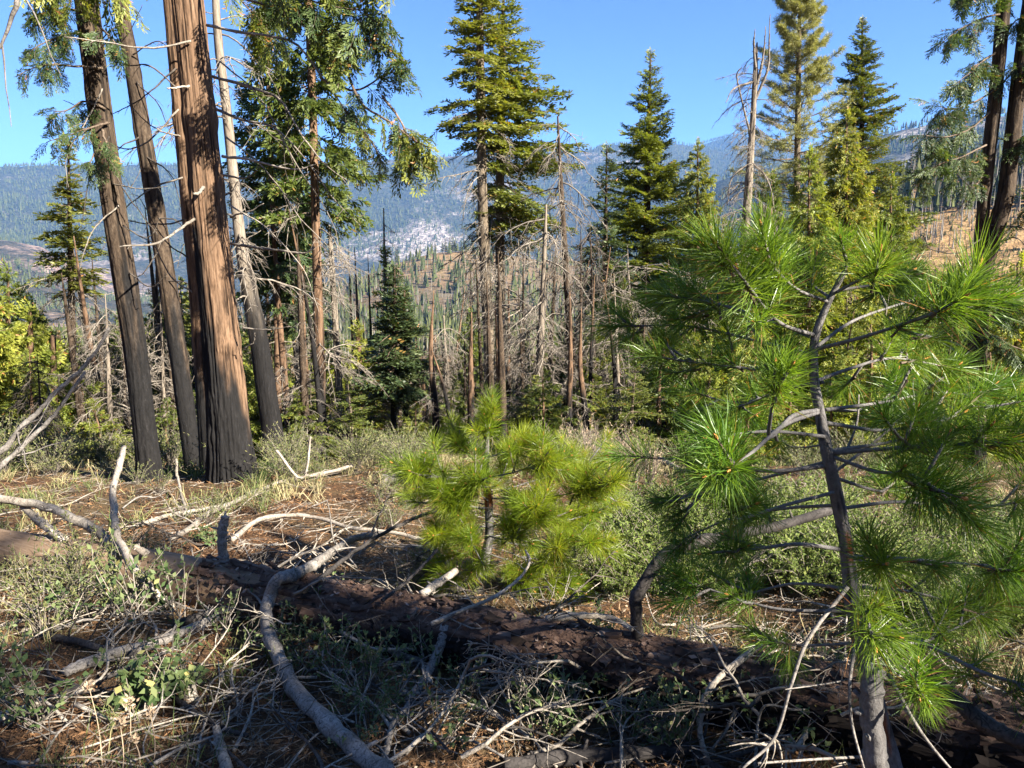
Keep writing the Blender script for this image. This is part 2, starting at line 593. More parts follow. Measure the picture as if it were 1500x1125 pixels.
def ground_mat():
    m, t, out = new_mat('forest_floor')
    v = coords(t, (1, 1, 1))
    n1 = noise_tex(t, 0.55, v, 5, 0.6)
    n2 = noise_tex(t, 7, v, 6, 0.7)
    n3 = noise_tex(t, 60, v, 3, 0.7)
    c = ramp(t, n2, [(0.28, (0.025, 0.016, 0.011)), (0.45, (0.085, 0.046, 0.025)), (0.62, (0.17, 0.088, 0.042)), (0.8, (0.25, 0.15, 0.08))])
    c = mixc(t, ramp(t, n1, [(0.42, (0, 0, 0)), (0.62, (0.75, 0.75, 0.75))]), c, (0.20, 0.165, 0.085))
    c = mixc(t, ramp(t, n3, [(0.4, (0, 0, 0)), (0.6, (0.6, 0.6, 0.6))]), c, (0.05, 0.03, 0.02))
    b = nd(t, 'ShaderNodeBsdfPrincipled', {'Base Color': c, 'Roughness': 0.95, 'Specular IOR Level': 0.1})
    h = nd(t, 'ShaderNodeMath', {0: n2, 1: n3}, operation='ADD')
    bp = nd(t, 'ShaderNodeBump', {'Height': h.outputs[0], 'Strength': 0.8, 'Distance': 0.05})
    t.links.new(bp.outputs[0], b.inputs['Normal'])
    t.links.new(b.outputs[0], out.inputs['Surface'])
    return m


def hill_mat():
    m, t, out = new_mat('dry_brush_hillside')
    v = coords(t, (1, 1, 1))
    n1 = noise_tex(t, 0.02, v, 5, 0.6)
    n2 = noise_tex(t, 0.25, v, 5, 0.7)
    c = ramp(t, n2, [(0.3, (0.055, 0.042, 0.028)), (0.5, (0.135, 0.090, 0.052)), (0.72, (0.22, 0.155, 0.095))])
    c = mixc(t, ramp(t, n1, [(0.45, (0, 0, 0)), (0.6, (0.8, 0.8, 0.8))]), c, (0.105, 0.09, 0.06))
    gold = nd(t, 'ShaderNodeAttribute', attribute_name='tint').outputs['Fac']
    c = mixc(t, gold, c, ramp(t, n2, [(0.3, (0.10, 0.06, 0.028)), (0.5, (0.30, 0.185, 0.085)), (0.72, (0.42, 0.29, 0.15))]))
    b = nd(t, 'ShaderNodeBsdfPrincipled', {'Base Color': c, 'Roughness': 0.95, 'Specular IOR Level': 0.1})
    bp = nd(t, 'ShaderNodeBump', {'Height': n2, 'Strength': 0.8, 'Distance': 2.0})
    t.links.new(bp.outputs[0], b.inputs['Normal'])
    t.links.new(b.outputs[0], out.inputs['Surface'])
    return m


def mountain_mat():
    m, t, out = new_mat('forested_granite_mountain')
    v = coords(t, (1, 1, 1))
    n0 = noise_tex(t, 0.0011, v, 4, 0.55)
    n1 = noise_tex(t, 0.006, v, 6, 0.68)
    n2 = noise_tex(t, 0.05, v, 5, 0.75)
    rock = ramp(t, n2, [(0.40, (0.055, 0.045, 0.038)), (0.5, (0.20, 0.165, 0.14)), (0.62, (0.40, 0.36, 0.32))])
    forest = ramp(t, n2, [(0.42, (0.014, 0.020, 0.013)), (0.53, (0.045, 0.05, 0.034)), (0.75, (0.095, 0.085, 0.062))])
    f = nd(t, 'ShaderNodeMath', {0: n0, 1: n1}, operation='ADD').outputs[0]
    attr = nd(t, 'ShaderNodeAttribute', attribute_name='char').outputs['Fac']
    f = nd(t, 'ShaderNodeMath', {0: f, 1: attr}, operation='ADD').outputs[0]
    f = nd(t, 'ShaderNodeMath', {0: f, 1: 0.5}, operation='MULTIPLY').outputs[0]
    c = mixc(t, ramp(t, f, [(0.54, (0, 0, 0)), (0.62, (1, 1, 1))]), forest, rock)
    red = nd(t, 'ShaderNodeAttribute', attribute_name='tint').outputs['Fac']
    c = mixc(t, red, c, mixc(t, 1.0, c, (1.3, 1.02, 0.9), 'MULTIPLY'))
    b = nd(t, 'ShaderNodeBsdfPrincipled', {'Base Color': c, 'Roughness': 0.95, 'Specular IOR Level': 0.1})
    bp = nd(t, 'ShaderNodeBump', {'Height': n2, 'Strength': 0.9, 'Distance': 14.0})
    t.links.new(bp.outputs[0], b.inputs['Normal'])
    t.links.new(b.outputs[0], out.inputs['Surface'])
    return m


# ------------------------------------------------------------------ the setting: ground, hills, mountains, haze
def build_terrain():
    az = np.concatenate([np.radians(np.arange(-45, 45.01, 0.2)), np.radians(np.arange(48, 313, 4))])
    na = len(az)
    rr = np.concatenate([[0.3], np.geomspace(0.6, 11900, 360)])
    i150 = int(np.searchsorted(rr, 150))
    i1200 = int(np.searchsorted(rr, 1250))
    spans = [('ground', 0, i150 + 1, ground_mat()), ('hillside', i150, i1200 + 1, hill_mat()), ('mountain', i1200, len(rr), mountain_mat())]
    for name, a, b, mat in spans:
        R, A = np.meshgrid(rr[a:b], az, indexing='ij')
        X, Y = R * np.sin(A), R * np.cos(A)
        Z = zt(X, Y)
        V = np.stack([X, Y, Z], -1).reshape(-1, 3)
        n = b - a
        i = np.arange(n - 1)[:, None] * na
        j = np.arange(na)[None]
        k = (j + 1) % na
        Q = np.stack([i + j, i + na + j, i + na + k, i + k], -1).reshape(-1, 4)[:, ::-1]
        faces = [Q]
        tint, char = np.zeros(len(V)), np.zeros(len(V))
        if a == 0:
            V = np.vstack([V, [0, 0, zt(np.array(0.0), np.array(0.0))]])
            faces.append(np.stack([np.full(na, len(V) - 1), np.arange(na), (np.arange(na) + 1) % na], -1)[:, ::-1])
            tint, char = np.zeros(len(V)), np.zeros(len(V))
        if name == 'hillside':
            px = 750 + F_PX * CP * np.tan(np.clip(A, -0.9, 0.9)).ravel()
            tint = sstep(1080, 1220, px) * .9 + .45 * np.exp(-((px - 640) / 120) ** 2) * sstep(700, 800, R.ravel()) * (1 - sstep(900, 1000, R.ravel()))
        if name == 'mountain':
            px = 750 + F_PX * CP * np.tan(np.clip(A, -0.9, 0.9)).ravel()
            Rf = R.ravel()
            front = (np.cos(A).ravel() > 0.5)
            tint = front * (1 - sstep(120, 330, px)) * (1 - sstep(2700, 3800, Rf)) * 0.9
            char = tint * 0.16
            # pale cliffs in the canyon, granite on the crests
            char = char + front * 0.30 * np.exp(-((px - 640) / 45) ** 2) * np.exp(-((Rf - 3750) / 300) ** 2)
            char = char + front * 0.10 * np.exp(-((px - 560) / 110) ** 2) * np.exp(-((Rf - 3700) / 450) ** 2)
            char = char + front * 0.10 * sstep(500, 560, px) * (1 - sstep(700, 760, px)) * np.exp(-((Rf - 5380) / 150) ** 2)
            char = char + front * 0.20 * np.exp(-((px - 855) / 22) ** 2) * np.exp(-((Rf - 5250) / 200) ** 2)
            char = char + front * 0.10 * sstep(1260, 1320, px) * np.exp(-((Rf - 2500) / 160) ** 2)
            char = char - front * 0.06 * (1 - sstep(480, 640, px)) * sstep(4000, 4400, Rf)
        mb = MB()
        mb.add(V, faces, 0, tint, char)
        tag(mb.build(name, mat, None, True), kind='structure')


build_terrain()


def build_haze():
    Z_TOP = 1010
    m, t, out = new_mat('haze_air')
    v = nd(t, 'ShaderNodeVolumePrincipled', {'Color': (0.22, 0.47, 1.0, 1.0), 'Density': 0.74e-4, 'Anisotropy': 0.1})
    t.links.new(v.outputs[0], out.inputs['Volume'])
    x0, x1, y0, y1, z0, z1 = -12200, 12200, -12200, 12200, -900, Z_TOP
    V = [(x, y, z) for z in (z0, z1) for y in (y0, y1) for x in (x0, x1)]
    Q = [[0, 2, 3, 1], [4, 5, 7, 6], [0, 1, 5, 4], [2, 6, 7, 3], [0, 4, 6, 2], [1, 3, 7, 5]]
    mb = MB()
    mb.add(V, [np.array(Q)])
    tag(mb.build('haze', m), 'thin blue haze filling the canyon air', 'haze', None, 'stuff')


build_haze()

# ------------------------------------------------------------------ branch prototypes
MATS_LIVE = lambda leaf: [M['twig_bark'], M[leaf]]


def fir_branch(L, seed, bl=0.125, bw=0.044):
    """flat branch along +x, drooping, with side twigs carrying short needles; mats: 0 twig, 1 leaf"""
    g = np.random.default_rng(seed)
    mb = MB()
    n = 7
    x = np.linspace(0, 1, n)
    b = g.uniform(0.10, 0.30)
    P = np.stack([x * L, np.cumsum(g.normal(0, 0.012, n)) * L, (0.12 * x - b * x ** 2 + 0.10 * x ** 4) * L], -1)
    mb.add(*tube(P, np.linspace(0.012 * L + 0.004, 0.003, n), 3, cap=False), 0)
    BP, BD, BS, BT = [], [], [], []
    steps = np.arange(0.10 * L, L, 0.075)
    for s in steps:
        f = s / L
        p = np.array([np.interp(s, x * L, P[:, k]) for k in range(3)])
        for sd in (-1, 1):
            if g.random() < 0.12:
                continue
            l = (0.40 * (1 - f) ** 0.8 * L * min(1.0, 0.35 + f * 3) + 0.07) * g.uniform(0.65, 1.25)
            a = g.uniform(0.75, 1.15)
            d = unit(np.array([math.cos(a), sd * math.sin(a), g.normal(-0.12, 0.16)]))
            m = max(2, int(l / 0.038))
            u = (np.arange(m) + g.random(m)) / m
            pp = p + d * (u * l)[:, None] - np.array([0, 0, 1]) * (u ** 2 * l * 0.16)[:, None]
            side = unit(np.cross(d, [0, 0, 1]))
            for s2 in (-1, 1):
                dd = d * 0.75 + side * s2 * 0.8 + g.normal(0, 0.25, (m, 3)) + np.array([0, 0, 0.15])
                BP.append(pp)
                BD.append(dd)
                BS.append(np.cross(dd, g.normal(0, 0.45, (m, 3)) + [0, 0, 1]))
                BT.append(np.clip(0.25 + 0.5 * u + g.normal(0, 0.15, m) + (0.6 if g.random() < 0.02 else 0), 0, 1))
    BP, BD, BS, BT = map(np.concatenate, (BP, BD, BS, BT))
    k = len(BP)
    v, f = blades(BP, BD, BS, bl * g.uniform(0.7, 1.25, k), bw * g.uniform(0.7, 1.3, k))
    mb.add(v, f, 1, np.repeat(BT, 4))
    return mb


def cedar_branch(L, seed, bl=0.11, bw=0.032):
    """loose branch, tips turned up, lacy hanging sprays in clumps"""
    g = np.random.default_rng(seed)
    mb = MB()
    n = 8
    x = np.linspace(0, 1, n)
    b = g.uniform(0.15, 0.45)
    P = np.stack([x * L, np.cumsum(g.normal(0, 0.03, n)) * L, (-b * x + b * 0.85 * x ** 2.5) * L], -1)
    mb.add(*tube(P, np.linspace(0.012 * L + 0.004, 0.003, n), 3, cap=False), 0)
    BP, BD, BS, BT = [], [], [], []
    for s in np.arange(0.22 * L, L * 1.02, 0.085):
        f = min(s / L, 1)
        p = np.array([np.interp(s, x * L, P[:, k]) for k in range(3)])
        for q in range(3):
            if g.random() < 0.15:
                continue
            az = g.uniform(0, 2 * math.pi)
            l = (0.16 + 0.22 * L * (1 - f) ** 0.7 * min(1, f * 3)) * g.uniform(0.6, 1.3)
            d = unit(np.array([0.75, 0.8 * math.cos(az), 0.45 * math.sin(az) - 0.15]))
            m = max(3, int(l / 0.026))
            u = (np.arange(m) + g.random(m)) / m
            pp = p + d * (u * l)[:, None] - np.array([0, 0, 1]) * (u ** 2 * l * 0.5)[:, None]
            nrm = unit(np.cross(d, g.normal(size=3)))
            for s2 in (-1, 1):
                dd = d * 0.9 + nrm * s2 * 0.65 + g.normal(0, 0.22, (m, 3)) - np.array([0, 0, 0.35])
                BP.append(pp)
                BD.append(dd)
                BS.append(np.cross(dd, np.cross(d, nrm) + g.normal(0, 0.5, (m, 3))))
                BT.append(np.clip(0.2 + 0.6 * u + g.normal(0, 0.15, m) + (0.3 if g.random() < 0.015 else 0), 0, 1))
    BP, BD, BS, BT = map(np.concatenate, (BP, BD, BS, BT))
    k = len(BP)
    v, f = blades(BP, BD, BS, bl * g.uniform(0.6, 1.3, k), bw * g.uniform(0.7, 1.3, k), 0.55)
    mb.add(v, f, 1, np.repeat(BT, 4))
    return mb


def pine_branch(L, seed, nl=0.17, nw=0.014):
    """upswept branch with bundles of long needles at the tips"""
    g = np.random.default_rng(seed)
    mb = MB()
    n = 7
    x = np.linspace(0, 1, n)
    P = np.stack([x * L, np.cumsum(g.normal(0, 0.02, n)) * L, (-0.18 * x + 0.32 * x ** 2) * L], -1)
    mb.add(*tube(P, np.linspace(0.012 * L + 0.005, 0.004, n), 3, cap=False), 0)
    tips = [(P[-1], unit(P[-1] - P[-2]))]
    for s in np.arange(0.25, 1.0, 0.085):
        p = np.array([np.interp(s, x, P[:, k]) for k in range(3)])
        for sd in (-1, 1):
            if g.random() < 0.2:
                continue
            d = unit(np.array([0.7, sd * g.uniform(0.4, 1.0), g.uniform(0.0, 0.5)]))
            l = g.uniform(0.15, 0.45) * L * (1.15 - s)
            e = p + d * l
            mb.add(*tube(np.array([p, p + d * l * 0.5, e]), [0.007, 0.005, 0.003], 3, cap=False), 0)
            tips.append((e, d))
    for p, d in tips:
        k = 40
        t = g.uniform(-0.14, 0.02, k)
        pp = p + d * t[:, None]
        dd = d * g.uniform(0.15, 1.1, k)[:, None] + unit(g.normal(size=(k, 3)))
        v, f = blades(pp, dd, g.normal(size=(k, 3)), nl * g.uniform(0.7, 1.2, k), nw)
        mb.add(v, f, 1, np.repeat(g.uniform(0.1, 0.9, k), 4))
    return mb


def dead_branch(L, seed, droop=0.35, twigs=10, r0=0.010, thin=0.002):
    """bare curved branch along +x with drooping side twigs"""
    g = np.random.default_rng(seed)
    mb = MB()
    n = 9
    x = np.linspace(0, 1, n)
    P = np.stack([x * L, np.cumsum(g.normal(0, 0.03, n)) * L, (0.08 * x - droop * x ** 2) * L + np.cumsum(g.normal(0, 0.02, n)) * L], -1)
    P[0] = 0
    mb.add(*tube(P, np.linspace(r0 * L + 0.003, thin, n), 4, cap=False), 0, g.uniform(0.3, 0.8))
    for i in range(twigs):
        s = g.uniform(0.2, 0.98)
        p = np.array([np.interp(s, x, P[:, k]) for k in range(3)])
        l = L * g.uniform(0.15, 0.5) * (1.15 - s)
        a = g.uniform(0.4, 1.2) * (1 if g.random() < 0.5 else -1)
        d = np.array([math.cos(a), math.sin(a), g.uniform(-0.7, 0.2)])
        u = np.linspace(0, 1, 5)[:, None]
        Q = p + d * l * u + np.array([0, 0, -1]) * l * g.uniform(0.0, 0.7) * u ** 2 + np.cumsum(g.normal(0, 0.03, (5, 3)), 0) * l
        Q[0] = p
        mb.add(*tube(Q, np.linspace(0.004 * L + 0.0025, thin * 0.8, 5), 3, cap=False), 0, g.uniform(0.3, 0.9))
        if l > 0.25 * L:
            for q in range(3):
                w = g.uniform(0.3, 0.9)
                p2 = np.array([np.interp(w, u[:, 0], Q[:, k]) for k in range(3)])
                d2 = unit(d + g.normal(0, 0.7, 3))
                e = p2 + d2 * l * 0.35
                mb.add(*tube(np.array([p2, (p2 + e) / 2 + g.normal(0, 0.03, 3) * l, e]), [0.003, 0.0025, 0.0015], 3, cap=False), 0, 0.6)
    return mb


LENS = (0.5, 0.9, 1.5, 2.3)
PROTO = {}


def protos(kind):
    if kind not in PROTO:
        fn = {'fir': fir_branch, 'cedar': cedar_branch, 'pine': pine_branch}[kind]
        PROTO[kind] = {l: [fn(l, 100 + 10 * i + j) for j in range(3)] for i, l in enumerate(LENS)}
    return PROTO[kind]


DEADM = {}


def dead_meshes(mat):
    if mat not in DEADM:
        DEADM[mat] = [dead_branch(1.0, 40 + i, droop=(0.15, 0.35, 0.55, 0.8)[i % 4], twigs=13 + i % 6).mesh('dead_branch', M[mat], True) for i in range(8)]
    return DEADM[mat]


DEADP = [dead_branch(1.0, 70 + i, droop=(0.1, 0.3, 0.5, 0.7)[i % 4], twigs=9) for i in range(6)]


def crown_mb(g, axis, z0, z1, rad, kind, whorl=0.42, per=5, pitch=(0.15, -0.25), skew=None, gap=0.1, power=0.85, top_len=0.25):
    """axis(z) -> trunk centre at height z; rad: crown radius at z0; skew (azimuth, amount)"""
    mb = MB()
    pr = protos(kind)
    z = z0
    while z < z1 - 0.05:
        f = (z - z0) / (z1 - z0)
        Rz = rad * (1 - f) ** power * min(1.0, 0.55 + 2.2 * f) + top_len * (1 - f * 0.6)
        a0 = g.uniform(0, 6.28)
        for i in range(per):
            if g.random() < gap:
                continue
            az = a0 + i * 6.283 / per + g.normal(0, 0.25)
            L = Rz * g.uniform(0.65, 1.2)
            if skew:
                L *= 1 + skew[1] * math.cos(az - skew[0])
            if L < 0.12:
                continue
            e = pitch[1] + (pitch[0] - pitch[1]) * f + g.normal(0, 0.12)
            d = np.array([math.cos(az) * math.cos(e), math.sin(az) * math.cos(e), math.sin(e)])
            l0 = min(LENS, key=lambda q: abs(math.log(q / L)))
            P = pr[l0][g.integers(3)]
            mb.add_mb(P, frame_matrix(axis(z + g.normal(0, 0.08)), d, s=L / l0, roll=g.normal(0, 0.2)))
        z += whorl * g.uniform(0.7, 1.3) * (0.55 + 0.45 * (1 - f))
    # leader
    mb.add_mb(pr[LENS[0]][0], frame_matrix(axis(z1 - 0.35), (0.02, 0.02, 1), s=0.9))
    return mb


def trunk_mb(P, R, sides=10, rows=60, bark=0.10, freq=4.0, zf=1.6, char_top=None, char_fn=None, seed=0, flare=0.0):
    """tapering furrowed trunk along P; char_top: height (local) below which it is burned"""
    k = np.linspace(0, 1, len(P))
    C = spline(np.column_stack([P, R]), rows)
    pts, rad = C[:, :3], C[:, 3].copy()
    h = pts[:, 2] - pts[0, 2]
    if flare:
        rad *= 1 + flare * np.exp(-h / 0.35)

    keep = {}

    def rough(th):
        T, Z = np.meshgrid(th, h)
        wob = fbm(np.cos(T) * 0.8 + seed, np.sin(T) * 0.8, Z * 0.7, 2) - 0.5
        n = fbm(np.cos(T) * freq + seed * 3.1 + wob, np.sin(T) * freq, Z * zf + wob * 2, 4, True)
        keep['n'] = n
        burl = fbm(np.cos(T) * 1.2 + seed * 7, np.sin(T) * 1.2, Z * 2.6, 2)
        return 1 + (n - 0.6) * bark * 2 + wob * 0.16 + np.clip(burl - .66, 0, 1) * .5
    v, f = tube(pts, rad, sides, rough)
    char = np.zeros(len(v))
    if char_top is not None or char_fn is not None:
        hv = v[:, 2] - pts[0, 2]
        th = np.arctan2(v[:, 1], v[:, 0] - np.interp(v[:, 2], pts[:, 2], pts[:, 0]) + 1e-6)
        nz = fbm(np.cos(th) * 1.3 + seed, np.sin(th) * 1.3, hv * 1.1, 3) - 0.5
        if char_fn is not None:
            u = (v[:, 0] - np.interp(v[:, 2], pts[:, 2], pts[:, 0])) / np.interp(v[:, 2], pts[:, 2], rad)
            char = char_fn(v, hv, nz, u)
        else:
            char = 1 - sstep(char_top - 0.5, char_top + 0.7, hv + nz * 2.6)
    mb = MB()
    nf = keep['n'].ravel()
    lo, hi = np.percentile(nf, 4), np.percentile(nf, 92)
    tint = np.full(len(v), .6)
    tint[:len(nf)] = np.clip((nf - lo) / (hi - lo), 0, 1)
    mb.add(v, f, 0, tint, char)
    return mb


def tree(name, label, cat, pts, d, widths, bark, crown=None, dead=None, group=None, H=None, sides=10, rows=60, char_px=None, barkdepth=0.07, flare=0.25, seed=1, dead_mat='dead'):
    """pts: photo pixels from base to top; d: distance; widths: photo pixels across.
    crown: list of dicts with y0, y1 (photo rows, bottom and top), rad (px), kind, leaf ...; dead: dict n, y0, y1, len(px)"""
    g = np.random.default_rng(1000 + seed)
    W = np.array([at(px, py, d) for px, py in pts])
    base = np.array([W[0][0], d, float(zt(W[0][0], d))])
    W = W - base
    if W[0][2] > 0.02:
        W = np.vstack([[W[0][0] * 0 + (W[0][0] - (W[1][0] - W[0][0]) * 0.05), 0, -0.15], W])
        widths = [widths[0] * 1.08] + list(widths)
    else:
        W[0][2] = min(W[0][2], -0.1)
    keep = [0] + [i for i in range(1, len(W)) if W[i][2] > W[0][2] + 0.2]
    W = W[keep]
    mpp = d * 1.02 / F_PX
    R = np.array([widths[i] for i in keep]) * mpp * 0.42
    root = thing(name, label, cat, tuple(base), 0, group)
    char_top = None
    if char_px is not None:
        char_top = at(pts[0][0], char_px, d)[2] - base[2]
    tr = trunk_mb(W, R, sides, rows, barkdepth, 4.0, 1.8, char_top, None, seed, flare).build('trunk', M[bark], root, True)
    wz = W[:, 2]

    def axis(z):
        return np.array([np.interp(z, wz, W[:, 0]), np.interp(z, wz, W[:, 1]), z])

    def zpx(py):
        return at(pts[-1][0], py, d)[2] - base[2]
    for c in (crown or []):
        mb = crown_mb(g, axis, max(zpx(c['y0']), 0.4), zpx(c['y1']), c['rad'] * mpp, c['kind'], c.get('whorl', 0.42), c.get('per', 5), c.get('pitch', (0.3, -0.25)), c.get('skew'), c.get('gap', 0.1), c.get('power', 0.85), c.get('top', 0.25))
        mb.build('crown', MATS_LIVE(c['leaf']), root)
    if dead:
        ms = dead_meshes(dead_mat)
        z0, z1 = max(zpx(dead['y0']), 0.3), zpx(dead['y1'])
        for i in range(int(dead['n'] * 1.35)):
            z = g.uniform(z0, z1)
            az = g.uniform(0, 6.283)
            e = g.normal(dead.get('pitch', -0.1), 0.25)
            L = dead['len'] * mpp * g.uniform(0.5, 1.25)
            dv = np.array([math.cos(az) * math.cos(e), math.sin(az) * math.cos(e), math.sin(e)])
            link('dead_branch', ms[g.integers(len(ms))], root, Matrix(frame_matrix(axis(z), dv, s=L)))
    return root, base, axis, mpp

# ------------------------------------------------------------------ the near burned cedars
def cedar_spray(seed, L=0.42):
    """hanging lacy spray, fine scale-leaf fans, along +x"""
    g = np.random.default_rng(seed)
    mb = MB()
    n = 6
    x = np.linspace(0, 1, n)
    P = np.stack([x * L, np.cumsum(g.normal(0, 0.03, n)) * L, -0.45 * x ** 2 * L], -1)
    mb.add(*tube(P, np.linspace(0.004, 0.0015, n), 3, cap=False), 0)
    BP, BD, BS, BT = [], [], [], []
    sd = 1
    for s in np.arange(0.12, 1.0, 0.075):
        p = np.array([np.interp(s, x, P[:, k]) for k in range(3)])
        sd = -sd
        l = L * 0.42 * (1.1 - s) ** 0.6 * g.uniform(0.7, 1.2)
        d = unit(np.array([0.8, sd * 0.75, g.normal(-0.25, 0.2)]))
        m = max(4, int(l / 0.014))
        u = (np.arange(m) + 0.5) / m
        pp = p + d * (u * l)[:, None] - np.array([0, 0, 1]) * (0.4 * l * u ** 2)[:, None]
        side = unit(np.cross(d, [0, 0, 1.0]) + g.normal(0, 0.3, 3))
        for s2 in (-1, 1):
            dd = d + side * s2 * 0.75 + g.normal(0, 0.2, (m, 3)) - [0, 0, 0.25]
            BP.append(pp)
            BD.append(dd)
            BS.append(np.cross(dd, [0.1, 0.2, 1.0]) + g.normal(0, 0.3, (m, 3)))
            BT.append(np.clip(0.2 + 0.6 * u + g.normal(0, 0.13, m) + (0.45 if g.random() < 0.04 else 0), 0, 1))
    BP, BD, BS, BT = map(np.concatenate, (BP, BD, BS, BT))
    k = len(BP)
    v, f = blades(BP, BD, BS, 0.055 * g.uniform(0.7, 1.3, k), 0.016, 0.55)
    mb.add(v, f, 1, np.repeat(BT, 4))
    return mb


SPRAY_MB = [cedar_spray(300 + i) for i in range(5)]
SPRAY = {}


def spray_meshes(leaf):
    if leaf not in SPRAY:
        SPRAY[leaf] = [s.mesh('leaf_spray', MATS_LIVE(leaf)) for s in SPRAY_MB]
    return SPRAY[leaf]


def near_branch(root, base, pts, r0, r1, mat='dead', sprays=0, t0=0.35, scale=1.0, leaf='cedar', twigs=4, seed=0, name='branch', tl=0.5):
    """a limb through photo pixels (px, py, distance), bare or hung with leaf sprays"""
    g = np.random.default_rng(500 + seed)
    W = np.array([at(*p) for p in pts]) - base
    P = spline(W, 22)
    P[1:] += np.cumsum(g.normal(0, 0.004, (21, 3)), 0)
    mb = MB()
    mb.add(*tube(P, np.linspace(r0, r1, 22) * g.uniform(0.85, 1.15, 22), 6), 0, g.uniform(0.35, 0.75))
    ln = np.linalg.norm(np.diff(P, axis=0), axis=1).sum()
    tips = []
    for i in range(twigs):
        s = g.uniform(0.25, 0.97)
        j = int(s * 21)
        p, dv = P[j], unit(P[min(j + 1, 21)] - P[j - 1])
        d = unit(dv + g.normal(0, 0.55, 3) + [0, 0, -0.15])
        l = ln * g.uniform(0.12, 0.4) * tl * (1.3 - s)
        u = np.linspace(0, 1, 6)[:, None]
        Q = p + d * l * u + np.array([0, 0, -1]) * l * g.uniform(0.1, 0.6) * u ** 2 + np.cumsum(g.normal(0, 0.02, (6, 3)), 0) * l
        Q[0] = p
        mb.add(*tube(Q, np.linspace(max(r1, r0 * 0.3), 0.002, 6), 4, cap=False), 0, 0.5)
        tips.append((Q[-1], unit(Q[-1] - Q[-2])))
    o = mb.build(name, M[mat], root, True)
    ms = spray_meshes(leaf) if sprays else None
    for i in range(sprays):
        if tips and g.random() < 0.35:
            p, dv = tips[g.integers(len(tips))]
        else:
            s = g.uniform(t0, 1.0)
            j = min(int(s * 21), 20)
            p, dv = P[j], unit(P[j + 1] - P[max(j - 1, 0)])
        d = unit(dv * 0.6 + g.normal(0, 0.55, 3) + [0, 0, -0.35])
        link('leaf_spray', ms[g.integers(5)], o, Matrix(frame_matrix(p, d, s=scale * g.uniform(0.7, 1.3), roll=g.normal(0, 0.6))))
    return o


def near_trunk(name, label, cat, pts, d, widths, bark, sides, rows, depth, freq, zf, char_fn=None, flare=0.2, seed=1):
    W = np.array([at(px, py, d) for px, py in pts])
    base = np.array([W[0][0], d, float(zt(W[0][0], d))])
    W = W - base
    W[0][2] = min(W[0][2], -0.12)
    R = np.array(widths) * d * 1.02 / F_PX * 0.425
    root = thing(name, label, cat, tuple(base))
    trunk_mb(W, R, sides, rows, depth, freq, zf, None, char_fn, seed, flare).build('trunk', M[bark], root, True)
    return root, base


def charred_below(h0, slope=0.0, soft=0.5, amp=2.4):
    return lambda v, h, nz, u: (1 - sstep(h0 - soft, h0 + soft, h + nz * amp + slope * v[:, 0]))


# big red cedar in front
big, bb = near_trunk('cedar_tree', 'thick red-barked cedar with charred furrowed base, stoutest of the clump', 'tree',
                     [(342, 714), (336, 640), (324, 500), (300, 250), (274, 0), (253, -220), (234, -420)], 9.2, [86, 71, 58, 49, 45, 42, 36], 'cedar_bark',
                     160, 640, 0.11, 7.0, 1.1,
                     lambda v, h, nz, u: 1 - sstep(-.38, .38, u + nz * 2.4 - np.interp(h, [0, .5, 1.0, 1.5, 1.9, 2.9, 3.5, 4.2, 6], [1.9, 1.7, 1.3, .8, .5, .05, -.35, -.9, -1.8])), 0.10, 3)
c9 = 9.1
NB = [
    ([(303, 37, c9), (350, 45, 8.9), (430, 60, 8.6), (470, 110, 8.4), (505, 160, 8.2), (520, 190, 8.1)], .035, .008, 0, 5),
    ([(310, 112, c9), (370, 128, 8.7), (412, 147, 8.4), (445, 200, 8.2), (480, 240, 8.1), (515, 262, 8.0)], .034, .008, 0, 6),
    ([(316, 160, c9), (360, 175, 8.8), (405, 187, 8.6), (450, 235, 8.4), (490, 290, 8.3), (525, 325, 8.2)], .030, .007, 0, 5),
    ([(326, 229, c9), (370, 234, 8.7), (430, 246, 8.4), (462, 238, 8.3)], .034, .010, 0, 4),
    ([(328, 257, c9), (360, 262, 8.8), (380, 243, 8.7)], .028, .008, 0, 2),
    ([(338, 357, c9), (385, 364, 8.8), (440, 372, 8.6), (462, 366, 8.6)], .036, .016, 0, 1),
    ([(338, 318, c9), (362, 312, 8.9), (385, 298, 8.8)], .026, .010, 0, 1),
    ([(298, 275, 9.0), (290, 283, 8.8), (281, 284, 8.7)], .040, .026, 0, 0),
    ([(285, 321, 9.0), (262, 335, 8.8), (225, 356, 8.5), (170, 363, 8.3)], .034, .018, 0, 2),
    ([(277, 126, 9.0), (262, 129, 8.8), (244, 130, 8.7)], .026, .018, 0, 0),
    ([(355, 480, 9.0), (390, 481, 8.9), (425, 478, 8.8)], .018, .010, 0, 0),
    ([(358, 510, 9.0), (371, 503, 8.9), (374, 490, 8.8)], .018, .008, 0, 0),
    ([(280, 60, 9.0), (225, 70, 8.9), (160, 60, 8.8), (95, 50, 8.6)], .024, .008, 0, 5),
    ([(330, 200, 9.0), (390, 250, 8.6), (450, 330, 8.3), (520, 395, 8.1)], .020, .005, 0, 6),
    ([(322, 90, 9.0), (380, 140, 8.6), (430, 230, 8.4), (485, 320, 8.3), (500, 390, 8.2)], .018, .005, 0, 6),
    ([(336, 300, 9.0), (390, 330, 8.7), (445, 390, 8.5), (470, 460, 8.4)], .018, .005, 0, 5),
]
for i, (pts, r0, r1, sp, tw) in enumerate(NB):
    near_branch(big, bb, pts, r0 * 0.55, r1 * 0.5, 'dead' if i % 3 else 'stick', 0, twigs=tw, seed=i)
